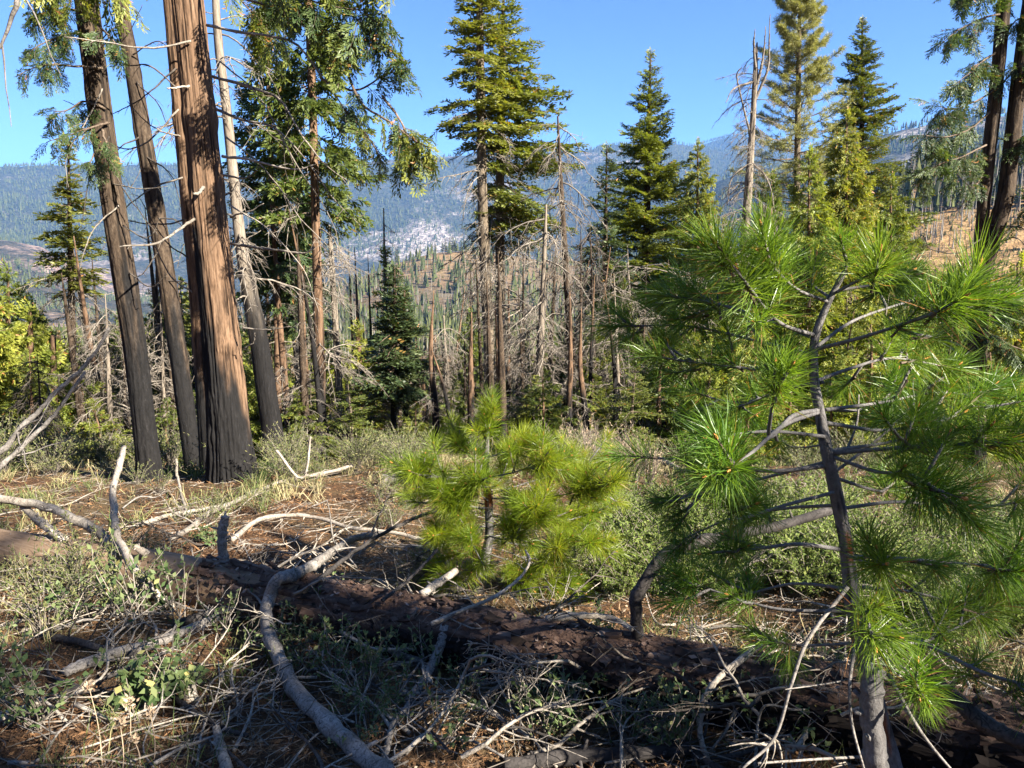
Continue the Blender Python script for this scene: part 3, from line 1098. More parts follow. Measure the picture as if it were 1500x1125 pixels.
# leafy limbs reaching over the gap
LB = [
    ([(296, -40, c9), (360, -30, 8.6), (430, -5, 8.3), (500, 15, 8.1), (560, 20, 8.0)], 26, .35, 1.0),
    ([(298, -10, c9), (380, 5, 8.6), (460, 40, 8.3), (520, 60, 8.1), (575, 75, 8.0)], 24, .45, .8),
    ([(505, 95, 8.2), (530, 150, 8.1), (575, 180, 8.0), (610, 205, 7.95), (638, 215, 7.9)], 26, .25, .75),
    ([(470, 115, 8.4), (520, 130, 8.2), (560, 110, 8.1), (590, 90, 8.0)], 18, .3, .75),
    ([(300, -90, c9), (380, -80, 8.5), (480, -60, 8.2), (580, -30, 8.0)], 24, .3, 1.0),
    ([(285, -60, c9), (330, -20, 9.5), (370, 20, 9.8), (400, 60, 10.0)], 22, .3, 1.0),
    ([(560, 140, 8.1), (590, 180, 8.0), (600, 225, 8.0), (598, 245, 8.0)], 12, .2, .7),
    ([(505, 160, 8.2), (540, 200, 8.1), (565, 245, 8.0)], 10, .3, .65),
    ([(260, -120, 9.0), (200, -80, 9.0), (120, -30, 8.9), (60, 0, 8.8)], 18, .35, 1.0),
]
for i, (pts, sp, t0, sc_) in enumerate(LB):
    near_branch(big, bb, pts, .016, .004, 'twig_bark', sp, t0, sc_, 'cedar' if i % 3 else 'cedar_dark', 5, 60 + i, 'leafy_branch')

# the red trunk close behind it
t2, b2 = near_trunk('cedar_tree', 'slim red cedar trunk pressed close behind the stoutest burned cedar', 'tree',
                    [(309, 706), (303, 600), (293, 450), (274, 250), (251, 0), (228, -300)], 10.2, [32, 32, 30, 27, 23, 18], 'cedar_bark', 60, 420, 0.08, 5.0, 1.4,
                    charred_below(1.9, 3.0), 0.15, 5)
for i, pts in enumerate([[(262, 160, 10.1), (215, 210, 10.0), (170, 215, 9.9), (120, 165, 9.8), (95, 152, 9.8)],
                         [(258, 100, 10.1), (205, 145, 10.0), (160, 170, 9.9)],
                         [(268, 260, 10.1), (225, 275, 10.0), (180, 310, 9.9), (150, 370, 9.9)],
                         [(272, 322, 10.1), (230, 330, 10.0), (190, 325, 9.9), (150, 318, 9.9)],
                         [(265, 200, 10.1), (225, 185, 10.0), (185, 150, 9.9)],
                         [(280, 380, 10.1), (240, 350, 10.0), (205, 290, 9.9)],
                         [(284, 430, 10.1), (250, 405, 10.0), (225, 360, 9.9), (205, 350, 9.9)],
                         [(260, 130, 10.1), (220, 100, 10.0), (180, 95, 9.9), (140, 60, 9.9)]]):
    near_branch(t2, b2, pts, .012, .004, 'dead_dark' if i % 2 else 'dead', 0, twigs=6, seed=90 + i)

t3, b3 = near_trunk('cedar_tree', 'slender dark leaning cedar trunk, second from the left of the burned clump', 'tree',
                    [(286, 702), (272, 600), (255, 480), (222, 270), (192, 90), (177, 0), (150, -280)], 11.4, [28, 28, 28, 26, 22, 20, 14], 'brown_bark', 48, 360, 0.09, 4.0, 1.6,
                    charred_below(2.5, amp=3.2), 0.15, 7)
for i, pts in enumerate([[(200, 120, 11.3), (230, 160, 11.2), (262, 250, 11.1)], [(215, 230, 11.3), (250, 260, 11.2), (270, 340, 11.1)],
                         [(205, 200, 11.3), (170, 225, 11.2), (145, 300, 11.1)], [(232, 320, 11.3), (262, 330, 11.2), (290, 390, 11.1)],
                         [(236, 360, 11.3), (210, 400, 11.2), (185, 410, 11.2)], [(195, 80, 11.3), (235, 60, 11.2), (270, 100, 11.1)],
                         [(240, 410, 11.3), (280, 420, 11.2), (300, 470, 11.1)], [(183, 30, 11.3), (150, 60, 11.2), (120, 110, 11.1)]]):
    near_branch(t3, b3, pts, .012, .003, 'dead_dark', 0, twigs=6, seed=120 + i)

t4, b4 = near_trunk('cedar_tree', 'dark furrowed cedar with burned black foot, leftmost thick trunk of the clump', 'tree',
                    [(220, 702), (211, 620), (194, 480), (166, 300), (145, 150), (127, 0), (98, -280)], 9.4, [40, 36, 36, 35, 34, 33, 28], 'brown_bark', 72, 460, 0.11, 5.0, 1.6,
                    charred_below(2.4, amp=3.2), 0.15, 9)
for i, (pts, sp) in enumerate([([(140, 60, 9.3), (110, 50, 9.1), (75, 60, 8.9), (45, 75, 8.8)], 20), ([(132, 20, 9.3), (95, 15, 9.1), (60, 25, 8.9), (35, 40, 8.8)], 18),
                               ([(150, 100, 9.3), (110, 95, 9.0), (70, 95, 8.9), (30, 110, 8.8)], 18), ([(155, 160, 9.3), (125, 150, 9.2), (95, 165, 9.1), (75, 165, 9.0)], 14),
                               ([(160, 180, 9.3), (140, 185, 9.1), (115, 190, 9.0), (70, 205, 8.9)], 12), ([(158, 215, 9.3), (140, 220, 9.1), (125, 245, 9.0)], 8),
                               ([(128, -30, 9.3), (95, -30, 9.0), (65, -10, 8.9)], 16), ([(135, 30, 9.2), (160, 50, 8.9), (175, 70, 8.8)], 9), ([(150, 190, 9.2), (160, 215, 9.0), (166, 235, 8.9)], 6)]):
    near_branch(t4, b4, pts, .016, .004, 'twig_bark', sp, .25, .6, 'cedar_dark', 4, 150 + i, 'leafy_branch')
for i, pts in enumerate([[(166, 270, 9.3), (195, 275, 9.1), (245, 270, 9.0)], [(160, 240, 9.3), (190, 290, 9.1), (230, 340, 9.0)], [(180, 330, 9.3), (215, 350, 9.1), (235, 320, 9.0)],
                         [(140, 90, 9.3), (185, 60, 9.1), (215, 10, 9.0)], [(150, 130, 9.3), (120, 190, 9.1), (95, 230, 9.0), (95, 280, 9.0)], [(160, 200, 9.3), (135, 260, 9.1), (120, 330, 9.0)],
                         [(175, 300, 9.3), (140, 340, 9.1), (120, 400, 9.0)], [(190, 400, 9.3), (225, 420, 9.1), (250, 400, 9.0)]]):
    near_branch(t4, b4, pts, .010, .003, 'dead_dark' if i % 2 else 'dead', 0, twigs=6, seed=180 + i)

# forked cedar at the right edge
tr, br_ = near_trunk('cedar_tree', 'dark cedar with two stems forking low, on the slope beyond the near pine', 'tree',
                     [(1428, 705), (1431, 520), (1437, 400), (1437, 345), (1446, 250), (1456, 160), (1466, 60), (1476, -60), (1490, -260)], 11.0, [32, 28, 27, 19, 19, 20, 19, 17, 12], 'brown_bark', 48, 360, 0.10, 4.5, 1.6,
                     charred_below(1.2), 0.15, 21)
W = np.array([at(*p) for p in [(1438, 410, 11.0), (1452, 355, 10.95), (1472, 290, 10.9), (1482, 210, 10.9), (1494, 110, 10.9), (1510, 0, 10.9), (1530, -160, 10.9)]]) - br_
trunk_mb(W, np.array([22, 25, 24, 22, 22, 21, 15]) * 11 * 1.02 / F_PX * .42, 40, 260, 0.10, 4.5, 1.6, None, None, 22).build('stem', M['brown_bark'], tr, True)
for i, (pts, sp, sc_) in enumerate([([(1470, 20, 11), (1440, 25, 10.8), (1410, 40, 10.7), (1385, 62, 10.6)], 14, .8), ([(1462, 75, 11), (1430, 100, 10.7), (1400, 125, 10.5)], 16, .8),
                                ([(1455, 160, 11), (1420, 190, 10.7), (1385, 200, 10.5), (1360, 195, 10.4)], 16, .75), ([(1450, 210, 11), (1410, 230, 10.7), (1375, 240, 10.5), (1355, 250, 10.4)], 16, .75),
                                ([(1466, 50, 11), (1490, 30, 10.9), (1520, 20, 10.8)], 14, .8), ([(1470, 120, 11), (1500, 90, 10.8), (1530, 80, 10.7)], 14, .8),
                                ([(1470, -20, 11), (1430, -30, 10.8), (1395, -10, 10.6)], 16, .9), ([(1478, 230, 11), (1500, 200, 10.8), (1520, 195, 10.7)], 12, .8),
                                ([(1446, 245, 11), (1425, 275, 10.7), (1400, 255, 10.6)], 9, .7), ([(1460, 130, 11), (1425, 150, 10.8), (1395, 160, 10.6), (1365, 150, 10.5)], 14, .75),
                                ([(1440, 420, 11), (1470, 440, 10.7), (1500, 470, 10.6)], 16, .8), ([(1436, 480, 11), (1470, 500, 10.7), (1510, 520, 10.6)], 16, .8),
                                ([(1490, 320, 11), (1510, 300, 10.8), (1530, 320, 10.7)], 10, .8)]):
    near_branch(tr, br_, pts, .014, .004, 'twig_bark', int(sp * 2.0), .1, sc_ * .85, 'cedar_dark', 6, 210 + i, 'leafy_branch')  # darker leaf colour paints in the shade on this cedar
for i, pts in enumerate([[(1437, 350, 10.9), (1400, 372, 10.7), (1360, 366, 10.6), (1350, 350, 10.6)], [(1434, 375, 10.9), (1410, 420, 10.7), (1395, 460, 10.6)], [(1450, 360, 10.9), (1485, 350, 10.7), (1510, 370, 10.6)],
                         [(1440, 225, 10.9), (1410, 300, 10.7), (1390, 330, 10.6)], [(1450, 330, 10.9), (1490, 335, 10.7), (1520, 345, 10.6)], [(1436, 400, 10.9), (1480, 410, 10.7), (1510, 440, 10.6)]]):
    near_branch(tr, br_, pts, .012, .004, 'dead_dark', 0, twigs=6, seed=240 + i)

# ------------------------------------------------------------------ trees of the middle distance
tree('fir_tree', 'thin wispy young fir standing beside the leftmost burned cedar', 'tree', [(111, 668), (105, 450), (100, 212)], 17, [13, 11, 3], 'brown_bark',
     [dict(y0=420, y1=205, rad=44, kind='fir', leaf='fir', gap=.2, whorl=.24, per=6)], dict(n=26, y0=620, y1=400, len=70), char_px=560, seed=11)
tree('snag', 'tall bleached snag with blackened foot just behind the stoutest cedar', 'dead tree', [(402, 655), (388, 560), (374, 470), (352, 350), (332, 160), (320, 60), (312, -80)], 13.2, [36, 33, 29, 19, 15, 13, 9], 'snag_bark',
     None, dict(n=20, y0=450, y1=0, len=110), char_px=430, seed=12, sides=20, rows=140, barkdepth=.08)
tree('cedar_tree', 'straight cedar with dark red stem and heavy green crown, beside the burned clump', 'tree', [(473, 684), (468, 520), (463, 350), (458, 150), (452, 0), (447, -230)], 15.5, [18, 17, 15, 13, 12, 7], 'cedar_bark',
     [dict(y0=310, y1=-230, rad=92, kind='cedar', leaf='cedar', whorl=.32, per=5, gap=.2)], dict(n=22, y0=560, y1=300, len=90), char_px=520, seed=13, sides=16, rows=140)
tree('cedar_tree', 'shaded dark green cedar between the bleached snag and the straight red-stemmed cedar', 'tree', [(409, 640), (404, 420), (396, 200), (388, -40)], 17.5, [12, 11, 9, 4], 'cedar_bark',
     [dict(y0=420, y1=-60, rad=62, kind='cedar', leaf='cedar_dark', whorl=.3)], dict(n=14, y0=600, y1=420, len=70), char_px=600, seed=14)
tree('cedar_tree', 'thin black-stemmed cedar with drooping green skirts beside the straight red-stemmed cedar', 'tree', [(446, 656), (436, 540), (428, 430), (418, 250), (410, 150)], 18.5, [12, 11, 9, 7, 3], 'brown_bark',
     [dict(y0=470, y1=150, rad=52, kind='cedar', leaf='cedar_dark', whorl=.34)], dict(n=10, y0=600, y1=460, len=60), char_px=400, seed=15)
tree('cedar_tree', 'thin red-stemmed cedar with burned foot, right of the clump', 'tree', [(425, 652), (412, 500), (405, 400), (398, 300)], 17, [13, 11, 8, 4], 'cedar_bark',
     [dict(y0=400, y1=280, rad=40, kind='cedar', leaf='cedar_dark')], dict(n=10, y0=600, y1=400, len=60), char_px=610, seed=16)
tree('snag', 'grey dead pole with short stubs beside the straight red-stemmed cedar', 'dead tree', [(503, 662), (496, 560), (490, 450), (485, 370), (482, 330)], 18.5, [15, 13, 11, 8, 4], 'snag_bark',
     None, dict(n=26, y0=640, y1=340, len=70, pitch=-.4), seed=17)
tree('snag', 'charred stump with grey broken stem near the straight red-stemmed cedar', 'dead tree', [(514, 676), (512, 620), (508, 560)], 16, [14, 13, 6], 'brown_bark', None, dict(n=5, y0=640, y1=580, len=40), char_px=520, seed=18)
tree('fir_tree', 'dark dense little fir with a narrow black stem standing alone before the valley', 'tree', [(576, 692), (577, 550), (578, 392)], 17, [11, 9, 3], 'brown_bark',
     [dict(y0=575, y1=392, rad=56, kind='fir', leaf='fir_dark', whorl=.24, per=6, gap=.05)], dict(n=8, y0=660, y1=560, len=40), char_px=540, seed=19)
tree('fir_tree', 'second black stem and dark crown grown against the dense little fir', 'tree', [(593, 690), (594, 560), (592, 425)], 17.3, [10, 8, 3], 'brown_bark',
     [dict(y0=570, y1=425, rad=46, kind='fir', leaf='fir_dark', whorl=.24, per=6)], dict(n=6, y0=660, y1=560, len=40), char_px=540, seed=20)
tree('fir_tree', 'pale yellow-green fir top rising behind the dense little dark fir', 'tree', [(566, 690), (566, 500), (565, 366)], 23, [8, 6, 2], 'fir_bark',
     [dict(y0=640, y1=366, rad=42, kind='fir', leaf='fir', gap=.2)], seed=21)
tree('snag', 'thin bleached spike of a dead tree showing above the dense little fir', 'dead tree', [(566, 690), (564, 450), (562, 305)], 24, [6, 5, 2], 'snag_bark', None, dict(n=14, y0=440, y1=320, len=26), seed=22)
# the twin firs in the middle
tree('fir_tree', 'tall fir with pale bare lower stem, left one of the central pair', 'tree', [(722, 628), (716, 500), (708, 330), (705, 200), (703, 60), (701, -110)], 20, [20, 19, 17, 15, 12, 4], 'fir_bark',
     [dict(y0=195, y1=-110, rad=66, kind='fir', leaf='fir_light', whorl=.33, per=6, gap=.12, pitch=(.25, -.2))], dict(n=46, y0=460, y1=150, len=75, pitch=-.3), seed=23, sides=16, rows=150)
tree('fir_tree', 'tall fir with fuller crown swept to one side, right one of the central pair', 'tree', [(736, 650), (734, 500), (732, 330), (734, 200), (736, 60), (738, -10)], 21, [18, 17, 16, 13, 8, 3], 'fir_bark',
     [dict(y0=345, y1=-20, rad=96, kind='fir', leaf='fir_light', whorl=.33, per=6, gap=.12, skew=(0.0, .45), pitch=(.25, -.25))], dict(n=40, y0=520, y1=280, len=80, pitch=-.4), char_px=500, seed=24, sides=16, rows=150)
tree('snag', 'thin dark dead tree with drooping twigs beside the central pair of firs', 'dead tree', [(845, 645), (838, 540), (832, 440), (823, 290), (817, 170)], 19, [17, 14, 12, 8, 3], 'brown_bark',
     None, dict(n=60, y0=600, y1=180, len=75, pitch=-.45), seed=25, sides=12, rows=100)
tree('snag', 'burned black-footed dead tree in the grey thicket under the central firs', 'dead tree', [(791, 650), (789, 590), (793, 480), (798, 360), (800, 300)], 17.5, [18, 15, 11, 7, 3], 'snag_bark',
     None, dict(n=50, y0=620, y1=320, len=85, pitch=-.35), char_px=560, seed=26)
tree('snag', 'small bare grey skeleton of a conifer with down-curved ribs', 'dead tree', [(660, 655), (655, 560), (650, 462)], 18, [9, 7, 2], 'snag_bark',
     None, dict(n=54, y0=640, y1=480, len=52, pitch=-.5), seed=27)
for i, (px, py0, py1, d, w, lab) in enumerate([
        (870, 650, 330, 19, 10, 'grey dead tree with tangled twigs between the drooping dead tree and the dark fir'),
        (905, 655, 400, 18, 9, 'pale dead stem in the tangle at the foot of the dark spreading fir'),
        (765, 650, 420, 18.5, 7, 'short dead tree tangled under the right fir of the central pair'),
        (925, 660, 360, 20, 12, 'dead tree with peeling pale stem just before the spreading fir'),
        (630, 660, 500, 20, 6, 'little dead tree left of the small grey skeleton conifer'),
        (160, 670, 430, 15, 10, 'grey twiggy dead tree between the wispy fir and the leftmost burned cedar'),
        (185, 668, 500, 16, 11, 'burned slim dead stem hidden behind the leftmost burned cedar'),
        (240, 676, 430, 17, 9, 'bleached dead stem seen between the two dark leaning trunks'),
        (60, 680, 520, 14, 6, 'low grey dead tree among brush before the bright green cedars'),
        (545, 668, 560, 18, 5, 'low twiggy dead sapling between the grey pole and the dark little fir'),
        (985, 660, 380, 21, 9, 'dead grey stem behind the near pine, beside the spreading fir'),
        (1305, 640, 330, 26, 8, 'bleached dead tree before the golden hillside'),
        (1350, 640, 400, 24, 7, 'slim dead tree near the forked cedar, before the golden slope')]):
    tree('snag', lab, 'dead tree', [(px + 4, py0), (px, (py0 * .6 + py1 * .4)), (px - 3, py0 * .25 + py1 * .75), (px - 6, py1)], d, [w * 1.1, w * .8, w * .4, 1.2], 'snag_bark' if i % 2 else 'brown_bark', None,
         dict(n=44, y0=py0 - 10, y1=py1 + 10, len=70, pitch=-.35), char_px=py0 - 60 if i % 3 else None, seed=50 + i, rows=50, sides=7, dead_mat='dead' if i % 4 else 'dead_dark')
# right of centre
tree('fir_tree', 'tall spreading fir with pointed top, largest tree between the central pair and the near pine', 'tree', [(944, 680), (946, 420), (950, 200), (953, 78)], 28, [20, 15, 8, 2], 'brown_bark',
     [dict(y0=480, y1=76, rad=108, kind='fir', leaf='fir_light', whorl=.36, per=6, pitch=(.5, .05), power=.95, gap=.18)], seed=31)
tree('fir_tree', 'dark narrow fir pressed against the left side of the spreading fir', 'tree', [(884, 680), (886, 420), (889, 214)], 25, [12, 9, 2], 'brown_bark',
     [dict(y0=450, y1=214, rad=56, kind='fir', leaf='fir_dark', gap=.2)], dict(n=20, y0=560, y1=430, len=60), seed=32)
tree('cedar_tree', 'rounded yellow-green cedar at the right side of the spreading fir', 'tree', [(1021, 680), (1021, 400), (1022, 212)], 30, [10, 8, 2], 'cedar_bark',
     [dict(y0=560, y1=212, rad=70, kind='cedar', leaf='cedar', whorl=.32, per=6)], seed=33)
tree('snag', 'tall bleached snag with broken top and hooked hanging limbs', 'dead tree', [(1084, 655), (1090, 400), (1093, 320), (1100, 220), (1106, 120), (1107, 92), (1109, 62)], 18.5, [22, 17, 14, 10, 8, 6, 2], 'snag_bark',
     None, dict(n=64, y0=380, y1=80, len=52, pitch=-.2), seed=34, sides=18, rows=140, barkdepth=.16)
sn = bpy.data.objects['snag.003'] if False else [o for o in bpy.data.objects if o.get('label', '').startswith('tall bleached snag with broken top')][0]
for q, (a_, b_, c_) in enumerate([((1107, 130), (1116, 90), (1121, 38)), ((1104, 150), (1124, 100), (1128, 20)), ((1108, 110), (1104, 70), (1106, 42)), ((1100, 200), (1080, 118), (1086, 98)), ((1098, 235), (1124, 262), (1135, 310)), ((1098, 240), (1072, 262), (1066, 300)), ((1104, 120), (1075, 130), (1062, 150))]):
    near_branch(sn, np.array(sn.location), [(a_[0], a_[1], 18.5), (b_[0], b_[1], 18.4), (c_[0], c_[1], 18.3)], .045 if q < 3 else .03, .008, 'dead', 0, twigs=8, seed=400 + q, name='dead_branch')
tree('pine_tree', 'tall airy grey-green pine right behind the hooked snag', 'tree', [(1165, 680), (1166, 400), (1169, 150), (1173, -55)], 26, [15, 12, 9, 3], 'fir_bark',
     [dict(y0=330, y1=-55, rad=86, kind='pine', leaf='pine', whorl=.36, per=6, pitch=(.5, .0), power=.7)], seed=35)
tree('fir_tree', 'dark pointed fir with tiered boughs against the sky, right of the airy pine', 'tree', [(1262, 680), (1262, 300), (1263, 28)], 34, [14, 10, 2], 'brown_bark',
     [dict(y0=420, y1=28, rad=100, kind='fir', leaf='fir', whorl=.36, per=6, pitch=(.4, -.1), gap=.12)], seed=36)
for i, (px, top, d, rad, lf, lab) in enumerate([
        (1240, 172, 24, 95, 'cedar', 'feathery yellow-green cedar in front of the dark tiered fir'),
        (1185, 225, 22, 85, 'cedar_bright', 'bright cedar filling the space under the airy pine'),
        (1305, 265, 25, 80, 'cedar', 'soft green cedar beside the golden hillside, right of the feathery one'),
        (1130, 262, 24, 70, 'cedar', 'yellow-green cedar just right of the hooked snag'),
        (1060, 330, 23, 66, 'cedar', 'low green cedar left of the hooked snag'),
        (1400, 395, 19, 52, 'cedar', 'round green cedar behind the stem of the forked cedar'),
        (1490, 385, 16, 62, 'cedar_bright', 'bushy bright cedar at the far edge below the forked cedar'),
        (1330, 420, 19, 50, 'cedar_bright', 'short bright cedar half hidden by the top of the near pine'),
        (12, 398, 17, 85, 'cedar_bright', 'big bright yellow-green cedar at the very edge beyond the brush'),
        (48, 445, 18, 62, 'cedar_bright', 'yellow-green cedar next to the big bright one at the edge'),
        (85, 490, 20, 40, 'cedar', 'small green cedar behind the wispy young fir'),
        (-25, 405, 15.5, 90, 'cedar_bright', 'broad lemon-green cedar cut by the edge of the view above the leaning limbs'),
        (45, 455, 16, 60, 'cedar_bright', 'lemon-green cedar just beyond the leaning grey limbs'),
        (78, 520, 15.5, 44, 'cedar_bright', 'short lemon-green cedar at the foot of the wispy young fir'),
        (690, 462, 24, 42, 'cedar_bright', 'slim lemon-green cedar standing in the light behind the left central fir'),
        (525, 480, 22, 44, 'cedar_bright', 'light green young cedar between the grey pole and the dark little fir'),
        (635, 520, 25, 40, 'cedar', 'low soft green cedar right of the dark little fir'),
        (830, 470, 27, 46, 'cedar', 'green cedar screened by the drooping dead tree'),
        (765, 500, 28, 44, 'cedar', 'small green cedar behind the right central fir'),
        (150, 470, 22, 46, 'cedar', 'green cedar seen left of the leftmost burned cedar'),
        (235, 430, 20, 50, 'cedar', 'green cedar seen between the two dark leaning trunks'),
        (1000, 470, 20, 55, 'cedar', 'green cedar behind the left boughs of the near pine'),
        (1100, 430, 18, 52, 'cedar_bright', 'light green cedar deep behind the middle of the near pine')]):
    tree('cedar_tree', lab, 'tree', [(px + 3, 672), (px, 500), (px, top)], d, [13, 9, 2], 'cedar_bark', [dict(y0=645, y1=top, rad=rad, kind='cedar', leaf=lf, whorl=.3, per=6, gap=.12)], seed=80 + i, rows=40, sides=7)

# ------------------------------------------------------------------ forest filling the slope below
def fill_proto(kind, leaf, bark, H, rad, seed, name):
    g = np.random.default_rng(seed)
    P = np.array([[0, 0, -0.3], [g.normal(0, .1), g.normal(0, .1), H * .5], [0, 0, H]])
    root = thing(name, None, 'tree')
    ax = lambda z: np.array([np.interp(z, P[:, 2], P[:, 0]), np.interp(z, P[:, 2], P[:, 1]), z])
    tb = trunk_mb(P, np.array([.020, .015, .002]) * H * 0.7, 7, 20, .05, seed=seed)
    if kind == 'dead':
        for i in range(34):
            z = g.uniform(.12, .95) * H
            az, e = g.uniform(0, 6.28), g.normal(-.25, .25)
            tb.add_mb(DEADP[g.integers(6)], frame_matrix(ax(z), (math.cos(az), math.sin(az), math.sin(e)), s=rad * (1.2 - z / H) * g.uniform(.6, 1.3)))
        tb.build('trunk', M[bark], root, True)
    else:
        for i in range(8):
            z = g.uniform(.06, .3) * H
            az = g.uniform(0, 6.28)
            tb.add_mb(DEADP[g.integers(6)], frame_matrix(ax(z), (math.cos(az), math.sin(az), -.2), s=rad * .8))
        tb.build('trunk', M[bark], root, True)
        crown_mb(g, ax, H * g.uniform(.12, .25), H, rad, kind, .48, 5, (.4, -.2), None, .12, .85).build('crown', MATS_LIVE(leaf), root)
    return root


FILL = [
    (fill_proto('cedar', 'cedar', 'cedar_bark', 10, 1.9, 401, 'cedar_tree'), 'green cedar in the crowded forest below the edge of the clearing'),
    (fill_proto('fir', 'fir', 'fir_bark', 13, 2.0, 402, 'fir_tree'), 'fir in the crowded forest below the edge of the clearing'),
    (fill_proto('cedar', 'cedar_bright', 'cedar_bark', 8, 1.8, 403, 'cedar_tree'), 'bright cedar in the crowded forest below the edge of the clearing'),
    (fill_proto('fir', 'fir_dark', 'brown_bark', 12, 1.9, 404, 'fir_tree'), 'dark fir in the crowded forest below the edge of the clearing'),
    (fill_proto('dead', None, 'snag_bark', 11, 1.6, 405, 'snag'), 'grey dead tree standing in the crowded forest below the clearing'),
    (fill_proto('dead', None, 'brown_bark', 9, 1.5, 406, 'snag'), 'brown dead tree standing in the crowded forest below the clearing'),
]
def band(px):
    return 'behind the leftmost burned cedars' if px < 300 else 'between the burned clump and the little fir' if px < 590 else 'behind the central pair of firs' if px < 860 else 'behind the boughs of the near pine' if px < 1200 else 'beyond the near pine'


for r, lab in FILL:
    tag(r, lab, 'dead tree' if r.name.startswith('snag') else 'tree', lab.split(' in the ')[0].split(' standing ')[0] + 's crowding the slope')
used = set()
gf = np.random.default_rng(55)
n_fill = 0
while n_fill < 280:
    px = gf.uniform(-120, 1620)
    d = 19 + 85 * gf.random() ** 1.5
    k = gf.choice(6, p=[.30, .17, .19, .08, .16, .10])
    x = at(px, 560, d)[0]
    H = {0: 10, 1: 13, 2: 8, 3: 12, 4: 11, 5: 9}[k]
    zb = float(zt(x, d))
    # keep the crowns under the photo's tree line here: the valley view must stay open
    lim = np.interp(px, [-120, 0, 70, 150, 330, 480, 540, 620, 690, 760, 860, 900, 1050, 1150, 1300, 1400, 1620], [420, 430, 470, 470, 380, 470, 520, 520, 500, 470, 440, 400, 360, 330, 400, 420, 400])
    lim += gf.uniform(0, 90)
    top = at(px, lim, d)[2]
    s = (top - zb) / H
    if s < 0.35:
        continue
    s = min(s, 1.35)
    r = FILL[k][0]
    o = r if k not in used else copy_tree(r)
    used.add(k)
    o.location = (x, d, zb - 0.1)
    o.rotation_euler = (0, 0, gf.uniform(0, 6.28))
    o.scale = (max(s, .55), max(s, .55), s)
    tag(o, FILL[k][1].split(' in the ')[0].split(' standing ')[0] + ' of the deep forest ' + band(px), None, FILL[k][1].split(' in the ')[0].split(' standing ')[0] + 's in the forest ' + band(px))
    n_fill += 1

UND = [
    (fill_proto('cedar', 'cedar_bright', 'cedar_bark', 4.5, 1.25, 421, 'young_cedar'), 'young bright cedar in the undergrowth just over the edge of the clearing'),
    (fill_proto('cedar', 'cedar', 'cedar_bark', 5.0, 1.2, 422, 'young_cedar'), 'young green cedar in the undergrowth just over the edge of the clearing'),
    (fill_proto('fir', 'fir', 'fir_bark', 5.0, 1.25, 423, 'young_fir'), 'young fir in the undergrowth just over the edge of the clearing'),
]
for r, lab in UND:
    tag(r, lab, 'tree', lab.split(' in the ')[0].replace('cedar', 'cedars').replace('young fir', 'young firs') + ' over the edge')
gu = np.random.default_rng(58)
n_u = 0
while n_u < 250:
    px = gu.uniform(-80, 1580) if n_u < 180 else gu.uniform(340, 960)
    d = gu.uniform(14.5, 34)
    k = gu.choice(3, p=[.42, .33, .25])
    x = at(px, 560, d)[0]
    zb = float(zt(x, d))
    lim = np.interp(px, [-80, 60, 140, 330, 480, 540, 620, 700, 860, 950, 1100, 1400, 1580], [400, 450, 500, 470, 480, 540, 570, 540, 520, 450, 420, 430, 420]) + gu.uniform(0, 110)
    s = (at(px, lim, d)[2] - zb) / (4.5, 5.0, 5.0)[k]
    if s < .3:
        continue
    o = UND[k][0] if n_u < 40 and UND[k][0].location.length == 0 else copy_tree(UND[k][0])
    o.location = (x, d, zb - .1)
    o.rotation_euler = (0, 0, gu.uniform(0, 6.28))
    o.scale = (min(s, 1.2) ** .6,) * 2 + (s,)
    nm = UND[k][1].split(' in the ')[0]
    tag(o, nm + ' standing ' + band(px), None, nm + 's over the edge ' + band(px))
    n_u += 1

gq = np.random.default_rng(71)
POLES = []
for q in range(4):
    H = (9.0, 11.0, 7.0, 12.0)[q]
    root = thing('snag', None, 'dead tree')
    P = np.array([[0, 0, -.4], [gq.normal(0, .12), 0, H * .3], [gq.normal(0, .2), 0, H * .65], [gq.normal(0, .25), 0, H]])
    trunk_mb(P, np.array([.13, .105, .07, .012]) * (1, .8, .7, 1.1)[q], 9, 60, .14, char_top=(4.5, 2.0, 5.5, 3.0)[q], seed=300 + q).build('trunk', M['brown_bark' if q % 2 else 'cedar_bark'], root, True)
    for i in range((34, 46, 26, 50)[q]):
        z = gq.uniform(.1, .97) * H
        az, e = gq.uniform(0, 6.28), gq.normal(-.2, .35)
        ms = dead_meshes('dead' if gq.random() < .5 else 'dead_dark')
        link('dead_branch', ms[gq.integers(8)], root, Matrix(frame_matrix((np.interp(z, P[:, 2], P[:, 0]), 0, z), (math.cos(az), math.sin(az), math.sin(e)), s=gq.uniform(.4, 1.5) * (1.15 - z / H))))
    POLES.append(root)
for i in range(72):
    px = gq.uniform(115, 940) if i < 30 else gq.uniform(940, 1480) if i < 38 else gq.uniform(345, 900)
    d = gq.uniform(14, 27)
    k = i % 4
    o = POLES[k] if i < 4 else copy_tree(POLES[k])
    x = at(px, 600, d)[0]
    zb = float(zt(x, d))
    top = at(px, np.interp(px, [0, 300, 500, 620, 700, 900, 1480], [330, 300, 330, 470, 400, 330, 380]) + gq.uniform(-30, 130), d)[2]
    sc_ = float(np.clip((top - zb) / (9.0, 11.0, 7.0, 12.0)[k], .35, 1.4))
    o.location = (x, d, zb)
    o.rotation_euler = (gq.normal(0, .03), gq.normal(0, .03), gq.uniform(0, 6.28))
    o.scale = (max(sc_, .7),) * 2 + (sc_,)
    tag(o, 'slim scorched dead pole with ragged twigs standing ' + band(px), None, 'scorched poles ' + band(px))

